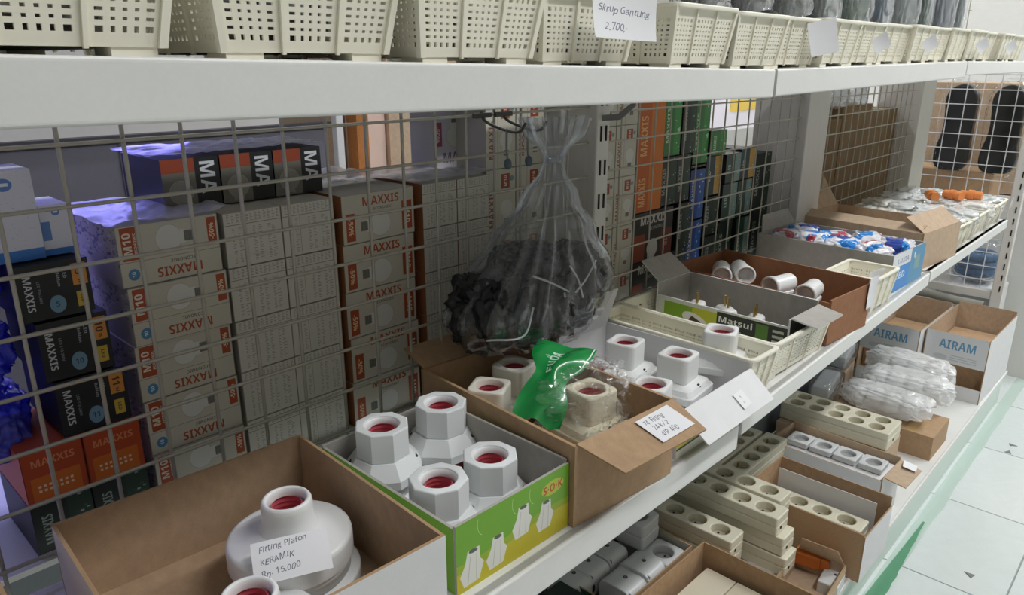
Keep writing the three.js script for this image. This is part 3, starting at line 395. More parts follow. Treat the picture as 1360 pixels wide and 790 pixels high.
// crumpled closed surface
function crumple(rx, ry, rz, amp, f, sd, pw = 0.75, det = 22) {
  const g = ball(det), p = g.attributes.position, v = new THREE.Vector3(), uv = new Float32Array(p.count * 2);
  for (let i = 0; i < p.count; i++) { v.fromBufferAttribute(p, i); uv[i * 2] = 0.5 + 0.5 * v.x; uv[i * 2 + 1] = 0.5 + 0.35 * v.z + 0.15 * v.y; const s = 1 + amp * (1.6 * Math.abs(noise.noise(v.x * f + sd, v.y * f, v.z * f)) - 0.9 * Math.abs(noise.noise(v.x * f * 2.2, v.y * f * 2.2 + sd, v.z * f * 2.2)) + 0.5 * Math.abs(noise.noise(v.x * f * 4.5, v.y * f * 4.5, v.z * f * 4.5 + sd))); const q = (a) => Math.sign(a) * Math.pow(Math.abs(a), pw); p.setXYZ(i, q(v.x) * rx * s, q(v.y) * ry * s, q(v.z) * rz * s); }
  g.setAttribute('uv', new THREE.BufferAttribute(uv, 2)); g.computeVertexNormals(); return g;
}
[[0.112, 0.838, -0.125, 0.04, 0.036, 0.06, 'lowest, beside the orange boxes'], [0.108, 0.912, -0.125, 0.036, 0.034, 0.06, 'in the middle'], [0.104, 0.975, -0.13, 0.036, 0.026, 0.055, 'topmost']].forEach(([x, y, z, a, b, c, l], i) => solo('film_bundle', crumple(a, b, c, 0.16, 2.6, i * 5 + 3, 0.7, 22), M.blueFilm, 'blue film wrapped bundle behind the mesh, ' + l, 'film bundle', [x, y, z], 0.2 * i, 'blue film bundles'));
{ const f = solo('clear_wrapping', crumple(0.052, 0.034, 0.047, 0.3, 2.6, 3.1, 0.8, 30), phys({ color: 0xffffff, roughness: 0.07, transmission: 0.965, thickness: 0, ior: 1.65 }), 'crinkled clear wrapping around the cream lamp holder', 'plastic wrap', [0.632, 0.786, 0.2], 0.3); f.rotation.z = 0.2; }
// green pouch
{ const W = 12, H = 20, a = [], P3 = (c) => new THREE.Vector3(...c), c00 = P3([0.642, 0.836, 0.122]), c10 = P3([0.668, 0.832, 0.192]), c01 = P3([0.548, 0.783, 0.165]), c11 = P3([0.574, 0.772, 0.214]);
  const pt = (u, v, s) => { const p = c00.clone().lerp(c10, u).lerp(c01.clone().lerp(c11, u), v); const pin = 1 - 0.42 * Math.exp(-Math.pow((v - 0.55) / 0.16, 2)); const mid = c00.clone().lerp(c10, 0.5).lerp(c01.clone().lerp(c11, 0.5), v); p.sub(mid).multiplyScalar(pin).add(mid); const e = Math.sin(Math.PI * u) * Math.sin(Math.PI * Math.min(1, v * 1.02)); p.y += s * 0.007 * e + 0.011 * Math.sin(v * Math.PI) + 0.004 * noise.noise(u * 3, v * 6, 1) + 0.003 * Math.sin(u * 9 + v * 4); return p; };
  const pos = [], uv = [], idx = []; for (const s of [1, -1]) { const o = pos.length / 3; for (let j = 0; j <= H; j++) for (let i = 0; i <= W; i++) { const p = pt(i / W, j / H, s); pos.push(p.x, p.y, p.z); uv.push(i / W, 1 - j / H); } for (let j = 0; j < H; j++) for (let i = 0; i < W; i++) { const q = o + j * (W + 1) + i; idx.push(q, q + W + 1, q + 1, q + 1, q + W + 1, q + W + 2); } }
  const g = new THREE.BufferGeometry(); g.setAttribute('position', new THREE.Float32BufferAttribute(pos, 3)); g.setAttribute('uv', new THREE.Float32BufferAttribute(uv, 2)); g.setIndex(idx); g.computeVertexNormals();
  const tx = canvasTex(256, 420, (c, w, h) => { c.fillStyle = '#0c8d3f'; c.fillRect(0, 0, w, h); c.save(); c.translate(112, 150); c.rotate(-1.5); c.fillStyle = '#d6efdc'; c.font = 'bold 62px sans-serif'; c.textAlign = 'center'; c.fillText('FUDA', 0, 20); c.font = '26px sans-serif'; c.fillText('ılı', 20, -26); c.restore(); c.fillStyle = '#e8f5ea'; c.fillRect(244, 0, 5, 200); });
  solo('green_pouch', g, phys({ map: tx, roughness: 0.25, clearcoat: 0.5, side: THREE.DoubleSide }), 'glossy green plastic pouch with white lettering in the tall brown carton', 'pouch'); }
// carton E, white with square holders
T.sticker = canvasTex(128, 128, (g, w, h) => { g.fillStyle = '#ececec'; g.fillRect(0, 0, w, h); g.fillStyle = '#9a9aa0'; g.font = 'bold 40px sans-serif'; g.fillText('1', 50, 60); g.font = '26px sans-serif'; g.fillText('k 1', 46, 96); });
T.yel = canvasTex(512, 160, (g, w, h) => { g.fillStyle = '#a9b23c'; g.fillRect(0, 0, w, h); g.fillStyle = '#d8c21e'; g.fillRect(0, 0, 60, h); g.fillStyle = '#2c2e18'; g.fillRect(0, 122, w, 7); g.fillStyle = '#d6d5c4'; g.fillRect(0, 129, w, h - 129); });
carton('white carton with yellow-green base band holding square white lamp holders', 0.79, midY(0.77), 0.17, 0.185, 0.24, 0.066, 0, { out: M.whiteCard, inn: M.whiteCard, edge: M.whiteCard, front: print(T.yel, 0.5), hs: [0.92, 1, 0.95, 1.05], flaps: [['f', 0.048, 130, 0.004, 0.004], ['b', 0.07, -22, 0.004, 0.01]] });
solo('sticker', sheet(0.022, 0.022, 0.0005, 2), [M.paper, M.paper, M.paper, M.paper, print(T.sticker, 0.8), M.paper], 'small square white sticker on the open white flap', 'sticker', [0.815, 0.7572, 0.3112]).rotation.set(-0.87, 0, 0.05);
const sqW = squareHolder('square white lamp holder in the white carton, nearest the mesh', [0.826, 0.729, 0.125], rad(10), M.white, 'square lamp holders');
dup(sqW, [0.822, 0.735, 0.213], rad(6), 'square white lamp holder standing out in front in the white carton');
dup(sqW, [0.735, 0.722, 0.14], rad(-20), 'square white lamp holder tucked behind the brown carton wall');
dup(sqW, [0.74, 0.722, 0.225], rad(15), 'square white lamp holder low at the front of the white carton');
// baskets and the black printed socket carton
basket('cream perforated basket between the white carton and the socket carton', 0.056, 0.068, 0.25, 0.268, 0.058, [0.92, midY(0.92), 0.157], rad(-2), 'cream baskets on the middle shelf');
dup(sqW, [0.912, 0.748, 0.226], rad(20), 'square white lamp holder standing in the cream basket');
basket('cream perforated basket under the green and black socket carton', 0.165, 0.182, 0.25, 0.268, 0.055, [1.05, midY(1.05), 0.157], rad(-2), 'cream baskets on the middle shelf');
T.mat = canvasTex(1024, 340, (g, w, h) => {
  g.fillStyle = '#cdd0c6'; g.fillRect(0, 0, w, h); g.fillStyle = '#7da51e'; g.fillRect(60, 40, 480, h); g.fillStyle = '#b9bd2a'; g.fillRect(300, 40, 240, h); g.fillStyle = '#1d2420'; g.fillRect(500, 20, 524, h);
  g.save(); g.translate(330, 180); g.rotate(0.5); g.fillStyle = '#dcdcd8'; g.beginPath(); g.ellipse(0, 0, 120, 70, 0, 0, 7); g.fill(); g.fillStyle = '#4a2a28'; g.fillRect(-50, -28, 90, 56); g.restore();
  word(g, 'Matsui', 645, 90, 82, '#e6e9e6'); word(g, 'MT-006', 610, 190, 52, '#c9ccc8'); g.fillStyle = '#8f9690'; for (let i = 0; i < 4; i++) g.fillRect(540, 240 + i * 22, 220, 9); g.fillStyle = '#4f7a2c'; g.fillRect(800, 40, 90, h); g.fillStyle = '#b5bdb0'; for (let i = 0; i < 5; i++) g.fillRect(920, 60 + i * 52, 80, 26); });
carton('open socket carton printed green and black standing in a cream basket', 1.083, midY(1.08) + 0.007, 0.16, 0.1, 0.235, 0.075, -2, { out: M.whiteCard, left: print(T.mat, 0.4), inn: M.greyboard, edge: M.whiteCard, front: std(0x1e2622, 0.5), hs: [0.9, 1, 0.74, 1], flaps: [['f', 0.04, 100, 0.003, 0.002], ['b', 0.05, 55, 0.003, 0.004]] });
function plugSocket(label, pos, turn) { const t = thing('plug_adapter', label, 'plug', pos, turn, 'plugs in the socket carton'); part('body', rbox(0.04, 0.026, 0.026, 0.007, 0, 0.013, 0, 3), M.white, t); for (const s of [-0.006, 0.006]) part('pin', bar([s, 0.024, 0], [s, 0.044, 0], 0.0022, 8), M.brass, t); return t; }
{ const p = plugSocket('white plug with upright metal pins in the socket carton, nearest the mesh', [1.07, 0.752, 0.1], 0.4); dup(p, [1.085, 0.75, 0.145], 0.9, 'white plug with upright metal pins in the middle of the socket carton', 'plugs in the socket carton'); dup(p, [1.075, 0.75, 0.2], 0.2, 'white plug with upright metal pins at the front of the socket carton', 'plugs in the socket carton'); }
// carton F, brown with white sockets
carton('low brown carton holding white tubular sockets', 1.228, midY(1.24), 0.152, 0.14, 0.29, 0.075, -5, { out: M.kraftDark, inn: M.kraftDark, edge: M.kraftDark, hs: [1, 1.05, 0.93, 1.1] });
function tubeSocket(label, pos, turn) { const t = thing('tube_socket', label, 'socket', pos, turn, 'white sockets in the low brown carton'); part('body', lathe([[0.0001, -0.03], [0.014, -0.03], [0.016, -0.026], [0.016, 0.02], [0.0185, 0.024], [0.0185, 0.03], [0.0135, 0.03], [0.013, 0.012], [0.0001, 0.012]], 24).rotateZ(Math.PI / 2).translate(0, 0.0185, 0), M.white, t); part('foot_plate', rbox(0.04, 0.008, 0.03, 0.003, 0.004, 0.004, 0), M.white, t); return t; }
{ const p = tubeSocket('white tubular socket in the low brown carton, at the mesh end', [1.225, 0.772, 0.06], 0.5); [[1.255, 0.772, 0.085, 0.7, 'second from the mesh end'], [1.23, 0.77, 0.17, -0.2, 'in the middle'], [1.225, 0.77, 0.225, 0.1, 'at the front end']].forEach(([x, y, z, a, l]) => dup(p, [x, y, z], a, 'white tubular socket in the low brown carton, ' + l)); }
note('plain white paper tag hanging on the low brown carton front', scribble([''], { h: 160 }), 0.03, 0.055, [1.285, 0.79, 0.305], [0.05, -0.1, 0.05], 0.003);
basket('small cream basket squeezed between the brown and the grey cartons', 0.09, 0.108, 0.07, 0.086, 0.06, [1.385, midY(1.385), 0.255], rad(-1), 'cream baskets on the middle shelf');
note('white paper tag sticking up from the small cream basket', scribble([''], {}), 0.04, 0.05, [1.365, 0.785, 0.283], [0.1, -0.3, 0.1], 0.004);
// carton G, grey-white with blue front
T.gfront = canvasTex(256, 160, (g, w, h) => { g.fillStyle = '#e2e4e8'; g.fillRect(0, 0, w, h); g.fillStyle = '#2f86d0'; g.fillRect(0, 56, w * 0.55, h); g.fillStyle = '#4c8fb8'; g.fillRect(w * 0.55, 0, w, h); g.fillStyle = '#7aa0a0'; g.fillRect(w * 0.7, 40, 40, 60); word(g, 'LUXIA', 80, 34, 30, '#8b93a8'); word(g, 'LED', 70, 96, 40, '#cfe4f6'); });
carton('grey carton with blue printed front full of blue and white packs', 1.555, midY(1.55), 0.15, 0.17, 0.275, 0.075, -3, { out: M.greyboard, inn: M.greyboard, front: print(T.gfront, 0.4), edge: M.greyboard, flaps: [['b', 0.035, 20, 0.01, 0.02]] });
const packTex = (s) => { seed = s; return canvasTex(128, 128, (g, w, h) => { g.fillStyle = '#e6e6ea'; g.fillRect(0, 0, w, h); const c = ['#1f86d8', '#1f86d8', '#d9dae0', '#c04a5a', '#3550a8']; for (let i = 0; i < 9; i++) { g.fillStyle = c[Math.floor(rnd() * 5)]; g.fillRect(rnd() * w, rnd() * h, rr(14, 50), rr(14, 50)); } }); };
{ const ts = [packTex(11), packTex(23), packTex(37)].map((t) => phys({ map: t, roughness: 0.2, clearcoat: 0.6 })); seed = 99;
  [[1.535, 0.05, 'at the mesh end'], [1.585, 0.06, 'second from the mesh end'], [1.515, 0.11, 'third from the mesh end'], [1.58, 0.13, 'beside the far wall'], [1.52, 0.165, 'in the middle'], [1.58, 0.195, 'with the bright blue patch'], [1.525, 0.225, 'nearest the blue printed front'], [1.585, 0.25, 'in the front far corner']].forEach(([x, z, l], i) => solo('plastic_pack', crumple(0.034, 0.024, 0.03, 0.2, 1.8, i * 1.7, 0.7, 10), ts[i % 3], 'blue and white plastic pack in the grey carton, ' + l, 'pack', [x, 0.795 + 0.004 * (i % 3), z], i * 0.7, 'blue and white packs')); }
// carton H, brown beyond it
carton('brown carton with raised flaps behind the grey one', 1.775, midY(1.77), 0.15, 0.2, 0.28, 0.078, -6, { out: M.kraftPale, inn: M.kraftPale, flaps: [['l', 0.035, -70, 0.01], ['b', 0.085, 28, 0.01, 0.02], ['f', 0.05, -55, 0.005]] });
// S3 baskets
[[1.94, 'just past the brown carton with raised flaps'], [2.075, 'second past the brown carton'], [2.21, 'third past the brown carton'], [2.335, 'at the far end of the middle shelf']].forEach(([x, l], i) => {
  basket('cream perforated basket with packs, ' + l, 0.112, 0.126, 0.25, 0.268, 0.05, [x, midY(x), 0.155], rad([-2, 1, -1, 2][i]), 'cream baskets at the far end');
  const cols = [0xd7d9d6, 0xe3e1da, 0xc9ccca, 0xdfe2e0];
  for (let k = 0; k < 4; k++) solo('clear_pack', crumple(0.045, 0.02, 0.032, 0.22, 2, i * 5 + k, 0.7, 10), phys({ color: cols[(k + i) % 4], roughness: 0.18, clearcoat: 0.7 }), 'pale pack in the basket ' + l + ', ' + ord[k] + ' from mesh', 'pack', [x + 0.008 * Math.sin(k * 5 + i), midY(x) + 0.05, 0.06 + k * 0.063], i + k, 'pale packs in the far baskets');
});
[[2.16, 0.16], [2.2, 0.2], [2.23, 0.235]].forEach(([x, z], i) => solo('orange_fitting', merge([cyl(0.011, 0.011, 0.05, 14).rotateZ(Math.PI / 2), cyl(0.014, 0.014, 0.014, 14, 0, 0, 0).rotateZ(Math.PI / 2)]), std(0xe08a4a, 0.4), 'orange plastic fitting lying on the far basket, ' + ['nearest the mesh', 'middle', 'nearest the aisle'][i] + ' of three', 'fitting', [x, midY(x) + 0.082, z], 0.6 + i * 0.5, 'orange fittings'));
[[1.93, 0.303], [2.06, 0.305], [2.2, 0.304], [2.33, 0.303]].forEach(([x, z], i) => note('blank white tag on the front of a far basket, ' + ord[i] + ' along', scribble([''], {}), 0.045, 0.04, [x + 0.03, midY(x) + 0.04, z], [0.15, 0.2, 0.1 * i], 0.005));
for (let i = 0; i < 9; i++) { const x = topBX[i]; solo('dark_filler_packet', crumple(0.042, 0.019, 0.082, 0.14, 2.2, i * 2.7 + 60, 0.65, 12), std([0x55534e, 0x47484c, 0x6a6458, 0x3f4446][i % 4], 0.5), 'dark filler packet darkening the holes of an eye level basket, ' + ord[i] + ' from the viewer', 'packet', [x, topY(x) + 0.0265, 0.18], 0, 'filler packets in the eye level baskets'); }  // basket contents out of view, dark so the wall holes look dark
// ------------------------------------------------------------------ notes on the eye level baskets
note('crumpled white price note with handwriting on an eye level basket', scribble(['Skrup Gantung', '   2.700,-'], { size: 34, tilt: 0.05, ink: '#5a5d70' }), 0.078, 0.034, [0.537, 1.194, 0.302], [-0.12, -0.1, -0.03], 0.006);
note('tilted blank white card on an eye level basket', scribble([''], {}), 0.036, 0.04, [0.955, 1.188, 0.302], [-0.1, -0.72, 0.2], 0.003);
[[1.16, 'beside the tilted card'], [1.395, 'midway along'], [1.74, 'near the far joint'], [2.0, 'past the far joint']].forEach(([x, l]) => { note('small curled tag on an eye level basket, ' + l, scribble([''], {}), 0.024, 0.022, [x, topY(x) + 0.03, 0.303], [0.1, -0.7, 0.6], 0.005); });
// ------------------------------------------------------------------ hanging bag
{ const U = 96, V = 40, pos = [], idx = [];
  const prof = [[0, 0.046, 0.030], [0.06, 0.040, 0.026], [0.15, 0.016, 0.012], [0.18, 0.012, 0.010], [0.22, 0.016, 0.012], [0.35, 0.043, 0.026], [0.5, 0.080, 0.045], [0.65, 0.118, 0.06], [0.78, 0.134, 0.064], [0.88, 0.126, 0.06], [0.95, 0.094, 0.048], [1, 0.03, 0.015]];
  const at = (v) => { for (let i = 1; i < prof.length; i++) if (v <= prof[i][0]) { const k = (v - prof[i - 1][0]) / (prof[i][0] - prof[i - 1][0]), s = k * k * (3 - 2 * k); return [1, 2].map((c) => prof[i - 1][c] + (prof[i][c] - prof[i - 1][c]) * s); } return [0.03, 0.015]; };
  for (let j = 0; j <= V; j++) for (let i = 0; i <= U; i++) {
    const v = j / V, a = i / U * Math.PI * 2, [rx, rz] = at(v), pl = 1 + (v < 0.16 ? 0.22 : 0.19 * Math.max(0.12, 1 - v * 0.8)) * Math.sin(a * 17 + 2.3 * Math.sin(a * 3)) + 0.05 * noise.noise(Math.cos(a) * 3, v * 6, Math.sin(a) * 3) + 0.05 * Math.abs(noise.noise(Math.cos(a) * 7, v * 9, Math.sin(a) * 7));
    pos.push(0.722 - 0.036 * Math.min(1, Math.max(0, (v - 0.18) * 1.6)) + Math.cos(a) * rx * pl, 1.096 - v * 0.292 + 0.006 * noise.noise(a, v * 3, 2) * (v < 0.1 ? 2 : 1), 0.075 + Math.sin(a) * rz * pl);
  }
  for (let j = 0; j < V; j++) for (let i = 0; i < U; i++) { const q = j * (U + 1) + i; idx.push(q, q + 1, q + U + 1, q + 1, q + U + 2, q + U + 1); }
  const g = new THREE.BufferGeometry(); g.setAttribute('position', new THREE.Float32BufferAttribute(pos, 3)); g.setIndex(idx); g.computeVertexNormals();
  const t = thing('plastic_bag', 'clear gathered plastic bag hanging from the mesh, filled with black cables', 'bag');
  part('film', g, M.milky, t); part('knot', new THREE.TorusGeometry(0.013, 0.0035, 8, 20).rotateX(Math.PI / 2).translate(0.722, 1.043, 0.075), M.milky, t);
  const coil = (R, turns) => { const p = []; for (let i = 0; i <= turns * 14; i++) { const a = i / 14 * Math.PI * 2; p.push([Math.cos(a) * (R + 0.004 * Math.sin(i * 1.7)), (i % 5) * 0.003 + 0.002 * Math.sin(i), Math.sin(a) * (R + 0.004 * Math.cos(i * 2.1))]); } return tube(p, 0.0042, turns * 40, 6); };
  [[0.60, 0.875, 0.075, 1.2, 0.3, 0.030, 'nearest the viewer'], [0.655, 0.85, 0.085, 0.5, 0.9, 0.034, 'lowest in the middle'], [0.70, 0.885, 0.06, 1.4, -0.4, 0.033, 'leaning at the back'], [0.735, 0.85, 0.09, 0.3, 0.5, 0.034, 'lowest at the far side'], [0.765, 0.895, 0.075, 1.1, 0.8, 0.029, 'at the far side'], [0.65, 0.91, 0.065, 0.9, 0.2, 0.028, 'topmost']].forEach(([x, y, z, rx, rz, R, l]) => {
    const c = thing('cable_coil', 'black coiled cable in the hanging bag, ' + l, 'cable', [x, y, z], 0, 'black cable coils in the hanging bag'); part('cable', coil(R, 6), M.rubber, c); part('plug', rbox(0.02, 0.03, 0.018, 0.006, 0, 0.004, 0), M.rubber, c); c.rotation.set(rx, 0, rz); });
  [[0.605, 0.872, 0.074, 0.046, 0.046, 0.04, 'at the near side'], [0.69, 0.862, 0.076, 0.055, 0.046, 0.046, 'in the middle'], [0.765, 0.874, 0.076, 0.04, 0.05, 0.042, 'at the far side'], [0.68, 0.915, 0.072, 0.04, 0.028, 0.03, 'on top']].forEach(([x, y, z, a, b, c, l], i) => solo('cable_bundle', crumple(a, b, c, 0.22, 2.2, i * 4 + 2, 0.85, 20), M.rubber, 'black lumpy bundle of cable in the hanging bag, ' + l, 'cable', [x, y, z], i, 'black bundles in the hanging bag'));
  [[[0.57, 0.85, 0.105], [0.615, 0.848, 0.122], [0.632, 0.88, 0.122]], [[0.635, 0.917, 0.118], [0.66, 0.905, 0.125], [0.69, 0.888, 0.129]], [[0.682, 0.888, 0.129], [0.684, 0.862, 0.13], [0.678, 0.85, 0.128]], [[0.705, 0.883, 0.128], [0.73, 0.895, 0.125], [0.762, 0.912, 0.116]], [[0.70, 0.918, 0.122], [0.71, 0.9, 0.127], [0.722, 0.872, 0.127]]].forEach((p, i) => solo('cable_tie', tube(p, 0.0013, 20, 5), std(0xd9dde0, 0.3), 'pale cable tie in the hanging bag, ' + ['curled at the near lower edge', 'slanting across the middle', 'hooked down the middle', 'slanting up at the far edge', 'short slanting at the far side'][i], 'cable tie', [0, 0, 0], 0, 'pale cable ties')); }
// display hooks on the mesh
[[0.662, 1.0967, 'nearest the box with violet light in its print'], [0.70, 1.0967, 'beside the neck of the bag']].forEach(([x, y, l], i) => { const t = thing('display_hook', 'grey wire display hook on the mesh, ' + l, 'hook', [x, y, 0]);
  part('prong', tube([[0, 0.004, 0.006], [0, -0.004, 0.01], [0, -0.012, 0.03], [0.002, -0.016, 0.07], [0.003, -0.006, 0.078]], 0.0018, 20), std(0x55554f, 0.5, { metalness: 0.5 }), t); part('clip', box(0.03, 0.006, 0.004, 0, 0, 0.008), std(0x55554f, 0.5), t); part('hanger', tube([[0, -0.014, 0.05], [0, -0.04, 0.05], [0.002, -0.052, 0.05]], 0.0014, 12), std(0x7d7d76, 0.4, { metalness: 0.5 }), t); part('bead', new THREE.SphereGeometry(0.005, 12, 8).scale(1, 1.4, 1).translate(0.002, -0.056, 0.05), std(0x55646c, 0.4), t); });
// ------------------------------------------------------------------ opposite side of the gondola, aisle behind
{ const d = thing('shelf_tray', 'white metal shelf carrying the bulb boxes behind the mesh', 'shelf', [0, 0, 0]);
  part('deck', boxM(3.2, 0.006, 0.34, 0.9, 0.7165, -0.2), M.shelf, d); part('lip', boxM(3.2, 0.03, 0.006, 0.9, 0.7055, -0.373), M.shelf, d);
  const d2 = thing('shelf_tray', 'white metal shelf above the bulb boxes behind the mesh', 'shelf', [0, 0, 0]);
  part('deck', boxM(2.1, 0.006, 0.32, 0.2, 1.122, -0.2), M.shelf, d2); part('lip', boxM(2.1, 0.03, 0.006, 0.2, 1.112, -0.363), M.shelf, d2); 
  const l = thing('unseen_violet_lamp', 'unseen blue violet tube under the rear shelf, lighting the box tops', 'light', [0.12, 1.104, -0.27]);  // out of view, placed to tint the box tops blue violet
  part('housing', rbox(0.6, 0.014, 0.03, 0.004, 0, 0.006, 0), M.metalWhite, l); part('tube', cyl(0.006, 0.006, 0.58, 10).rotateZ(Math.PI / 2).translate(0, -0.007, 0), new THREE.MeshStandardMaterial({ color: 0xffffff, emissive: 0x8a86ff, emissiveIntensity: 4 }), l);
  const r = new THREE.RectAreaLight(0x8784ff, 20, 0.58, 0.03); r.position.set(0.12, 1.088, -0.27); r.rotation.x = -Math.PI / 2; r.castShadow = true; scene.add(r); }
{ const c = thing('display_counter', 'grey panelled counter across the aisle behind the mesh', 'counter', [0.0, 0, -1.7]);
  part('front', boxM(2.9, 0.94, 0.02, 0.02, 0.47, 0.1), M.counter, c); part('top', boxM(2.94, 0.02, 0.04, 0.02, 0.952, 0.1), std(0x3c3b42, 0.5), c); for (const x of [-0.6, 0.1, 0.8]) part('panel_strip', box(0.02, 0.95, 0.004, x, 0.475, 0.112), std(0x5a5962, 0.5), c);
  solo('white_post', rbox(0.03, 2.2, 0.03, 0.004, 0, 1.1, 0), M.metalWhite, 'white square post beside the pinkish gap', 'post', [1.53, 0, -1.6]);
  solo('tall_carton', boxM(0.1, 1.6, 0.3), M.kraftPale, 'tall tan carton beside the white post in the gap', 'carton', [1.58, 0.8, -1.83]);
  solo('pink_panel', boxM(0.165, 1.7, 0.02), M.wallPink, 'pale pink panel seen through the gap over the boxes', 'panel', [1.692, 0.85, -1.66]);
  solo('wooden_post', boxM(0.05, 1.7, 0.06), M.wood, 'orange wooden post seen through the gap over the boxes', 'post', [1.615, 0.85, -1.6]);
  solo('tall_carton', boxM(0.5, 1.6, 0.3), M.kraftPale, 'wide tan carton at the far side of the pinkish gap', 'carton', [2.03, 0.8, -1.78]);
  const w = thing('bright_aisle_board', 'white and yellow board standing in for the bright far aisle above the dark cartons', 'sign', [4.75, 0.98, -1.7]); part('board', boxM(1.9, 0.5, 0.02), std(0xe8e4ee, 0.5), w); part('yellow_band', box(0.9, 0.16, 0.004, 0.3, -0.05, 0.012), std(0xe9c65a, 0.5), w); }  // board colours stand in for the bright light of the far aisle
// brown cartons behind the far mesh
[[1.79, 0.215, 0.3, 'nearest the wide upright'], [2.01, 0.215, 0.33, 'middle of three'], [2.23, 0.215, 0.31, 'farthest of three']].forEach(([x, w, h, l], i) => { const t = thing('closed_carton', 'brown closed carton behind the far mesh panel, ' + l, 'carton', [x + w / 2, 0.7205, -0.075], 0, 'brown cartons behind the far mesh'); part('body', boxM(w, h, 0.07, 0, h / 2, 0), M.ply, t); part('tape', box(0.04, 0.0006, 0.066, 0, h + 0.0004, 0), std(0xb39a62, 0.4), t); });
[[1.84, 'nearest'], [1.95, 'second'], [2.06, 'third']].forEach(([x, l], i) => solo('clear_pack', crumple(0.05, 0.03, 0.035, 0.22, 2, i + 40, 0.7, 12), M.cloudy, 'cloudy plastic pack lying on the brown cartons, ' + l + ' along', 'pack', [x + 0.06, 1.078, -0.08], i, 'packs on the brown cartons'));
// ------------------------------------------------------------------ base shelf goods
function strip(label, n, rows, pos, turn, group, o = {}) {
  const p = o.p ?? 0.053, w = rows * 0.05 + 0.006, L = n * p + 0.022, h = o.h ?? 0.042, t = thing(o.name ?? 'power_strip', label, 'power strip', pos, turn, group), m = o.m ?? M.stripI, s = roundRect(L, w, 0.006);
  const c = []; for (let r = 0; r < rows; r++) for (let i = 0; i < n; i++) c.push([(i - (n - 1) / 2) * p - 0.002, (r - (rows - 1) / 2) * 0.05]);
  c.forEach(([x, y]) => s.holes.push(ring(0.0195, x, y)));
  part('cover', slab(s, 0.02, h - 0.02, 0.0022, 14), m, t); part('base', rbox(L, h - 0.0195, w, 0.004, 0, (h - 0.0195) / 2, 0), m, t);
  c.forEach(([x, y]) => { const i = part('socket_well', cyl(0.0185, 0.0185, 0.003, 24, x, h - 0.018, -y), M.recess, t); for (const k of [-0.0095, 0.0095]) part('pin_hole', cyl(0.0026, 0.0026, 0.0012, 10, x + k * 0.7, h - 0.0162, -y + k * 0.7), M.hole, i); part('earth_clip', box(0.004, 0.012, 0.002, x - 0.012, h - 0.011, -y + 0.0125), M.brass, i); part('earth_clip', box(0.004, 0.012, 0.002, x + 0.012, h - 0.011, -y - 0.0125), M.brass, i); });
  part('cord_hole', cyl(0.0035, 0.0035, 0.002, 12).rotateZ(Math.PI / 2).translate(L / 2, h * 0.35, 0.008), M.hole, t);
  return t;
}
const Q = -Math.PI / 2, G1 = 'ivory power strips on the bottom shelf';
const sA = strip('ivory four way power strip next to the grey sockets', 4, 1, [1.245, 0.205, 0.02], Q, G1);
dup(sA, [1.245, 0.162, 0.02], Q, 'ivory power strip directly under the one next to the grey sockets'); dup(sA, [1.247, 0.12, 0.015], Q, 'lowest ivory power strip next to the grey sockets');
const sB = strip('ivory five way power strip on top of the middle stack', 5, 1, [1.335, 0.238, 0.045], Q, G1);
dup(sB, [1.34, 0.195, 0.06], Q, 'ivory five way power strip second in the middle stack'); dup(sB, [1.338, 0.152, 0.07], Q, 'ivory five way power strip third in the middle stack, sticking out'); 
dup(sA, [1.422, 0.225, 0.04], Q, 'ivory four way power strip topmost beside the middle stack'); dup(sA, [1.42, 0.182, 0.035], Q, 'ivory four way power strip second beside the middle stack'); dup(sA, [1.424, 0.14, 0.03], Q, 'ivory four way power strip low beside the middle stack');
dup(sA, [1.585, 0.21, 0.012], 0, 'ivory power strip running along the shelf, closer to the aisle'); dup(sA, [1.58, 0.21, -0.052], 0, 'ivory power strip running along the shelf, against the back'); dup(sA, [1.58, 0.165, -0.02], 0, 'ivory power strip under the two running along the shelf');
// carton I and contents
carton('brown carton with pale wooden boards at the picture bottom', 1.062, BASE, 0.212, 0.23, 0.235, 0.132, -1, { inn: M.kraft });
for (let k = 0; k < 3; k++) solo('pale_board', rbox(0.2, 0.014, 0.062, 0.002), std([0xd9cfb8, 0xd3c8b0, 0xddd4bf][k], 0.6), 'pale narrow board in the brown carton, ' + ['nearest the mesh', 'middle', 'nearest the aisle'][k] + ' of three', 'board', [1.06, 0.205, 0.147 + k * 0.064], rad(-1), 'pale boards in the carton');
solo('board_support', rbox(0.19, 0.07, 0.19, 0.003), M.greyboard, 'grey block under the pale boards', 'block', [1.06, 0.16, 0.21], rad(-1));
// carton M with grey sockets
T.dkprint = canvasTex(256, 160, (g, w, h) => { g.fillStyle = '#1d2a28'; g.fillRect(0, 0, w, h); g.fillStyle = '#2f6a5c'; g.fillRect(0, 0, w, 40); word(g, 'FORTE', 160, 70, 34, '#b0605a'); speck(g, w, h, 60, '#40544e'); });
carton('dark green printed carton full of grey single sockets', 1.035, BASE, -0.003, 0.25, 0.172, 0.125, 0, { out: M.kraft, left: print(T.dkprint, 0.5), inn: M.greyboard });
function greySocket(label, pos, turn) { const t = thing('single_socket', label, 'socket', pos, turn, 'grey single sockets'), s = roundRect(0.068, 0.068, 0.012); s.holes.push(ring(0.0205)); part('cover', slab(s, 0.026, 0.03, 0.004, 18), M.greySock, t); part('body', rbox(0.068, 0.031, 0.068, 0.006, 0, 0.0155, 0), M.greySock, t); const w = part('socket_well', cyl(0.0195, 0.0195, 0.003, 26, 0, 0.037, 0), M.recessG, t); for (const k of [-1, 1]) part('pin_hole', cyl(0.0027, 0.0027, 0.0012, 10, k * 0.0095, 0.039, 0), M.hole, w); return t; }
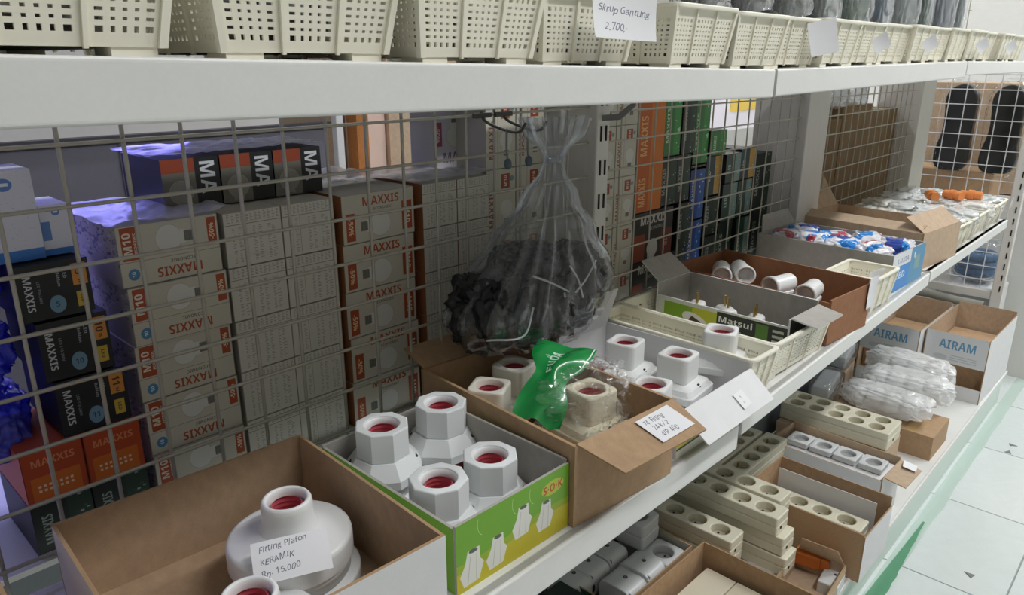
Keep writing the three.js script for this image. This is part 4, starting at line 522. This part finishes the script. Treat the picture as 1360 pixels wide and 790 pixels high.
function greyBlock(label, pos, turn) { const t = thing('socket_block', label, 'socket', pos, turn, 'grey socket blocks'); const s = roundRect(0.066, 0.05, 0.016); part('body', new THREE.ExtrudeGeometry(s, { depth: 0.054, bevelEnabled: true, bevelSize: 0.002, bevelThickness: 0.002, bevelSegments: 2 }).translate(0, 0.025, -0.027).rotateY(Math.PI / 2), M.greySock, t); const w = part('screw', cyl(0.0042, 0.0042, 0.001, 14, 0.006, 0.0523, 0), M.hole, t); part('screw_head', cyl(0.0028, 0.0028, 0.0014, 12, 0.006, 0.0525, 0), M.steel, w); part('seam', box(0.0012, 0.05, 0.067, -0.024, 0.025, 0), std(0xa9aaa9, 0.5), t); return t; }
{ const a = greySocket('grey single socket with round recess standing topmost', [1.115, 0.235, -0.02], 0.05); dup(a, [1.118, 0.178, 0.042], 0.0, 'grey single socket with round recess beside the carton edge'); const b = greyBlock('grey rounded socket block without front hole, nearest the carton corner', [0.985, 0.192, 0.04], 0); dup(b, [1.043, 0.198, 0.042], 0, 'grey rounded socket block with screw, middle of the front row'); [[1.03, 0.2, -0.035, 'grey rounded socket block with screw, back row near the upright socket'], [0.97, 0.198, -0.035, 'grey rounded socket block with screw, back row nearest the dark print'], [0.925, 0.196, -0.035, 'grey rounded socket block half hidden under the shelf']].forEach(([x, y, z, l]) => dup(b, [x, y, z], 0, l)); solo('socket_tray', rbox(0.23, 0.068, 0.15, 0.003), M.greyboard, 'grey packing block under the single sockets', 'block', [1.035, 0.158, 0.0]); }
{ const t = thing('closed_carton', 'added dark green closed carton covering the pale post and panel under the shelf', 'carton', [0.8, BASE, 0.1], 0); part('body', boxM(0.17, 0.14, 0.26, 0, 0.07, 0), std(0x26352f, 0.6), t); part('tape', box(0.17, 0.0006, 0.04, 0, 0.1404, 0), std(0x8a8f84, 0.4), t); }  // carton added to keep this space under the shelf dark
// loose bits between strips and carton J
carton('low torn brown carton beside the power strips', 1.335, BASE, 0.255, 0.15, 0.1, 0.05, 4, { out: M.kraftPale, inn: M.kraftPale, flaps: [['r', 0.05, -30, 0.004, 0.01]] });
solo('orange_pack', merge([rbox(0.035, 0.03, 0.052, 0.004), rbox(0.031, 0.028, 0.02, 0.004, 0, 0, 0.034)]), [std(0xc46a25, 0.5)][0], 'small orange pack wedged beside the long brown carton', 'pack', [1.408, 0.155, 0.225], 0.2);
{ const t = thing('junction_box', 'small white box with a dark screw at the picture bottom', 'box', [1.385, BASE, 0.283], 0.1); part('body', rbox(0.06, 0.03, 0.04, 0.003, 0, 0.015, 0), M.greySock, t); part('screw', cyl(0.003, 0.003, 0.001, 10, 0.01, 0.0305, 0.005), M.hole, t); }
// carton J, long brown with a strip inside
carton('long brown carton with white front holding a power strip', 1.525, BASE, 0.192, 0.16, 0.258, 0.13, -1, { out: M.whiteCard, left: M.kraft, inn: M.kraft, hs: [0.85, 1.02, 0.88, 1.02] });
dup(sA, [1.515, 0.168, 0.18], Q, 'ivory power strip lying in the long brown carton'); solo('strip_support', rbox(0.13, 0.044, 0.22, 0.003), M.kraftPale, 'brown packing block under the strip in the long carton', 'block', [1.52, 0.1455, 0.185]);
solo('white_card', box(0.0015, 0.09, 0.22), M.whiteCard, 'white card strip standing in the long brown carton', 'card', [1.565, 0.2, 0.19]);
// carton K with wall sockets
carton('white carton with wall sockets and a tagged front flap', 1.745, BASE, 0.143, 0.12, 0.27, 0.125, -2, { out: M.whiteCard, inn: M.kraftPale, hs: [1, 1.05, 0.93, 1.05], flaps: [['f', 0.05, 100, 0.004, 0.003]] });
{ const mk = (label, pos) => { const t = thing('wall_socket', label, 'socket', pos, 0.0, 'wall sockets in the white carton'), s = roundRect(0.058, 0.054, 0.005); s.holes.push(ring(0.018)); part('plate', slab(s, 0.014, 0, 0.002, 16), M.greySock, t); part('socket_well', cyl(0.0178, 0.0178, 0.003, 22, 0, 0.003, 0), M.recessG, t); return t; };
  const a = mk('white wall socket plate in the white carton, at the back', [1.735, 0.236, 0.06]); [[0.118, 'second from the back'], [0.176, 'third from the back'], [0.236, 'at the front by the flap']].forEach(([z, l]) => dup(a, [1.735, 0.236, z], 0, 'white wall socket plate in the white carton, ' + l)); solo('packing_block', rbox(0.1, 0.11, 0.25, 0.004), M.whiteCard, 'white packing block under the wall sockets', 'block', [1.742, 0.179, 0.145], rad(-2)); }
note('small white tag on the flap of the wall socket carton', scribble(['5k'], { ink: '#9a90a8' }), 0.03, 0.03, [1.775, 0.2485, 0.305], [-1.35, 0, 0.2], 0.0005);
// double strip and its carton
solo('closed_carton', boxM(0.15, 0.08, 0.28), M.kraftPale, 'brown carton under the double row power strip', 'carton', [1.955, 0.1605, 0.075]);
strip('ivory double row power strip on a brown carton', 5, 2, [1.955, 0.202, 0.075], Q, undefined, { h: 0.048 });
{ const t = thing('closed_carton', 'small brown carton in front of the bagged white parts', 'carton', [2.17, BASE, 0.222], 0.0); part('body', boxM(0.16, 0.07, 0.12, 0, 0.035, 0), M.kraft, t); part('tape', box(0.16, 0.0006, 0.03, 0, 0.0704, 0), std(0xb9996a, 0.4), t); }
// bagged white parts
[[2.15, 0.236, 0.135, 0.05, 0.036, 0.115, 'nearest the double row strip'], [2.265, 0.25, 0.155, 0.05, 0.042, 0.12, 'middle of three'], [2.385, 0.262, 0.125, 0.05, 0.044, 0.12, 'by the lettered cartons']].forEach(([x, y, z, a, b, c, l], i) => {
  const t = thing('clear_pack', 'row of white parts in a shiny clear bag, ' + l, 'pack', [x, y, z], 0.12 * Math.sin(i * 2), 'bagged white parts');
  for (let k = 0; k < 4; k++) part('white_part', lathe([[0.0001, 0], [b * 0.62, 0], [b * 0.8, b * 0.3], [b * 0.8, b * 0.9], [b * 0.7, b * 1.05], [0.0001, b * 1.05]], 20).rotateX(Math.PI / 2).translate(a * 0.12 * (k % 2 ? 1 : -1), -b * 0.08, (k - 2) * c * 0.42), M.white, t); part('film', crumple(a, b, c, 0.13, 2.0, i * 3 + 1, 0.7, 26), M.bright, t);
  solo('packing_block', rbox(a * 1.7, y - BASE - b * 1.0, 0.13, 0.004), M.kraftPale, 'brown packing block under the bagged white parts, ' + l, 'block', [x, BASE + (y - BASE - b * 1.0) / 2 + 0.001, 0.075], 0); });
[[2.13, 0.24, -0.03, 'nearest the double row strip'], [2.33, 0.27, -0.06, 'farther along']].forEach(([x, y, z, l], i) => { const t = thing('clear_pack', 'grey power strip packed in a clear sleeve, ' + l, 'pack', [x, y, z], 0.15, 'sleeved power strips'); part('strip', rbox(0.16, 0.036, 0.05, 0.006), M.greySock, t); part('sleeve', crumple(0.1, 0.028, 0.036, 0.1, 2.2, i + 20, 0.6, 20), M.film, t); solo('packing_block', rbox(0.15, y - BASE - 0.03, 0.06, 0.004), M.kraftPale, 'brown packing block under the sleeved strip ' + l, 'block', [x, BASE + (y - BASE - 0.03) / 2, z], 0.15); });
// lettered cartons
T.airam = canvasTex(512, 240, (g, w, h) => { g.fillStyle = '#d8dadb'; g.fillRect(0, 0, w, h); word(g, 'AIRAM', 270, 92, 96, '#5f94b8'); g.fillStyle = '#c2c6c9'; g.beginPath(); g.ellipse(140, 196, 60, 20, 0, 0, 7); g.fill(); g.fillStyle = '#b4b9bd'; for (let i = 0; i < 3; i++) g.fillRect(220, 170 + i * 18, 220, 6); });
[[0.018, 'beside the bagged parts', 2.535], [0.206, 'nearest the aisle', 2.575]].forEach(([z, l, x], i) => { const t = carton('white carton with blue lettering and a brown inside, ' + l, x + 0.18, BASE, z, 0.36, 0.182, 0.215, -1, { out: M.whiteCard, inn: M.kraftPale, hs: [1, 1, 0.22, 1.05], group: 'white lettered cartons' });
  part('lettered_strip', box(0.003, 0.1, 0.176, -0.1785, 0.165, 0), [M.kraftPale, print(T.airam, 0.6), M.edge, M.edge, M.edge, M.edge], t); part('inner_carton', boxM(0.3, 0.13, 0.17, 0.01, 0.07, 0), M.kraft, t); });
// ------------------------------------------------------------------ end frame
{ const X = 3.0, t = thing('end_frame', 'white mesh end frame with black moulded goods behind it', 'frame', [X, 0, 0]);
  part('post', rbox(0.03, 1.2, 0.035, 0.003, 0, 0.6, 0.218, 1), M.upright, t); for (let y = 0.4; y < 1.15; y += 0.04) { const s = part('slot', box(0.002, 0.02, 0.004), M.slot, t); s.position.set(-0.0155, y, 0.224); }
  part('post', rbox(0.03, 1.2, 0.03, 0.003, 0, 0.6, -0.17, 1), M.upright, t);
  part('rail', rbox(0.02, 0.03, 0.36, 0.002, 0, 0.37, 0.02, 1), M.upright, t); part('rail', rbox(0.02, 0.02, 0.36, 0.002, 0, 1.15, 0.02, 1), M.upright, t);
  for (let z = -0.14; z < 0.2; z += 0.05) { const m = part('wire', bar([0, 0.385, 0], [0, 1.14, 0], 0.0016), M.metalWhite, t); m.position.z = z; }
  for (let y = 0.42; y < 1.14; y += 0.05) { const m = part('wire', bar([-0.003, 0, -0.155], [-0.003, 0, 0.2], 0.0016), M.metalWhite, t); m.position.y = y; }
  const sh = () => { const s = new THREE.Shape(); s.moveTo(-0.028, 0.0); s.bezierCurveTo(-0.06, 0.0, -0.055, 0.05, -0.045, 0.09); s.bezierCurveTo(-0.03, 0.14, -0.038, 0.19, -0.042, 0.23); s.bezierCurveTo(-0.045, 0.3, 0.045, 0.3, 0.043, 0.23); s.lineTo(0.04, 0.09); s.bezierCurveTo(0.05, 0.04, 0.045, 0.0, 0.02, 0.0); s.closePath(); return new THREE.ExtrudeGeometry(s, { depth: 0.03, bevelEnabled: true, bevelSize: 0.008, bevelThickness: 0.008, bevelSegments: 3, curveSegments: 14 }).rotateY(-Math.PI / 2); };
  [[-0.015, 'nearer the mesh wall'], [0.13, 'nearer the slotted post']].forEach(([z, l]) => { const o = thing('moulded_pad', 'black moulded pad in clear film behind the end frame, ' + l, 'pad', [3.09, 0.795, z], 0, 'black moulded pads'); part('pad', sh(), M.rubber, o); part('sleeve', crumple(0.012, 0.16, 0.06, 0.12, 2.2, z * 40, 0.5, 14).translate(-0.03, 0.14, 0), M.clear, o); });
  solo('tall_carton', boxM(0.3, 0.4, 0.5), M.kraftPale, 'tan carton behind the black moulded pads', 'carton', [3.45, 0.885, 0.05]); solo('tan_board', boxM(0.2, 0.1, 0.28), M.kraft, 'brown carton edge under the black moulded pads', 'carton', [3.16, 0.735, -0.02]);
  solo('carton_stand', boxM(0.5, 0.68, 0.6), std(0xd9d8d2, 0.7), 'white cabinet under the tan carton', 'cabinet', [3.5, 0.34, 0.05]);
  { const o = thing('blue_bundle', 'blue coiled hose in a clear bag behind the lower end frame', 'hose', [3.09, 0.4, 0.12]); part('coil', merge([0, 1, 2].map((k) => new THREE.TorusGeometry(0.05, 0.017, 10, 30).rotateX(Math.PI / 2).translate(0, 0.03 + k * 0.028, 0))), M.blueCloth, o); part('film', crumple(0.075, 0.075, 0.08, 0.14, 2.4, 8, 0.75, 18).translate(0, 0.07, 0), M.film, o); solo('stool', rbox(0.16, 0.385, 0.2, 0.006), M.metalWhite, 'white stand under the blue coiled hose', 'stand', [3.1, 0.193, 0.12]); }
  solo('cable_roll', tube([[2.955, 0.34, -0.12], [2.96, 0.345, 0.0], [2.955, 0.34, 0.1], [2.96, 0.338, 0.19]], 0.016, 30, 10), std(0x8f8d82, 0.8), 'grey mottled rope lying along the foot of the end frame', 'rope'); }
// ------------------------------------------------------------------ goods above the eye level shelf
{ const cols = [0x26332f, 0x1d2430, 0x2f3a38, 0x46504e, 0x2c4a3a, 0x233a4e, 0x55605c, 0x2a4638, 0x1f2c3a, 0x5c6462];
  const desc = ['charcoal', 'navy', 'slate', 'grey', 'green', 'blue', 'pale grey', 'dark green', 'dark navy', 'light grey'];
  for (let i = 0; i < 10; i++) { const x = 1.12 + i * 0.165, t = thing('hanging_pack', desc[i] + ' product in a clear pack hanging over the eye level baskets, ' + ord[i] + ' along', 'pack', [x, 1.225, 0.035], 0.15 * Math.sin(i * 3), 'hanging clear packs');
    part('product', crumple(0.05, 0.09, 0.016, 0.12, 2, i * 2.2, 0.55, 10).translate(0, 0.1, 0), std(cols[i], 0.5), t); part('film', crumple(0.07, 0.11, 0.022, 0.15, 2.3, i * 1.3 + 50, 0.6, 18).translate(0, 0.1, 0), M.film, t); part('header', box(0.09, 0.04, 0.001, 0, 0.21, 0), M.paper, t); }
  const chk = canvasTex(128, 64, (g, w, h) => { g.fillStyle = '#c23a40'; g.fillRect(0, 0, w, h); g.fillStyle = '#f0dcd8'; for (let i = 0; i < 8; i++) { g.fillRect(i * 16, 0, 3, h); } for (let j = 0; j < 4; j++) g.fillRect(0, j * 16, w, 3); });
  [[1.015, 0.2, 'first'], [1.05, 0.16, 'second'], [1.19, 0.19, 'third, set apart']].forEach(([x, z, l]) => { const t = thing('capped_jar', 'dark jar with red checked lid in an eye level basket, ' + l + ' of three', 'jar', [x, topY(x) + 0.012, z], 0, 'jars with red checked lids'); part('jar', lathe([[0.0001, 0], [0.017, 0], [0.018, 0.03], [0.016, 0.034], [0.0001, 0.034]], 24), M.dark, t); part('lid', cyl(0.0185, 0.0185, 0.018, 28, 0, 0.043, 0), print(chk, 0.5), t); part('knob', new THREE.SphereGeometry(0.015, 16, 10).scale(1, 0.6, 1).translate(0, 0.052, 0), M.dark, t); }); }
// bits on the floor
[[2.98, 0.42, 'farthest along'], [2.62, 0.40, 'second'], [2.56, 0.40, 'third'], [1.82, 0.46, 'nearest the viewer']].forEach(([x, z, l], i) => { const s = new THREE.Shape(); s.moveTo(-0.012, -0.006); s.lineTo(0.012, -0.004); s.lineTo(0.002, 0.012); s.closePath(); solo('paper_scrap', new THREE.ExtrudeGeometry(s, { depth: 0.001, bevelEnabled: false }).rotateX(-Math.PI / 2), std(0x7d7f7c, 0.8), 'small dark scrap lying on the white floor tiles, ' + l, 'scrap', [x, 0.0005, z], i * 1.3, 'scraps on the floor'); });
renderer.render(scene, camera);
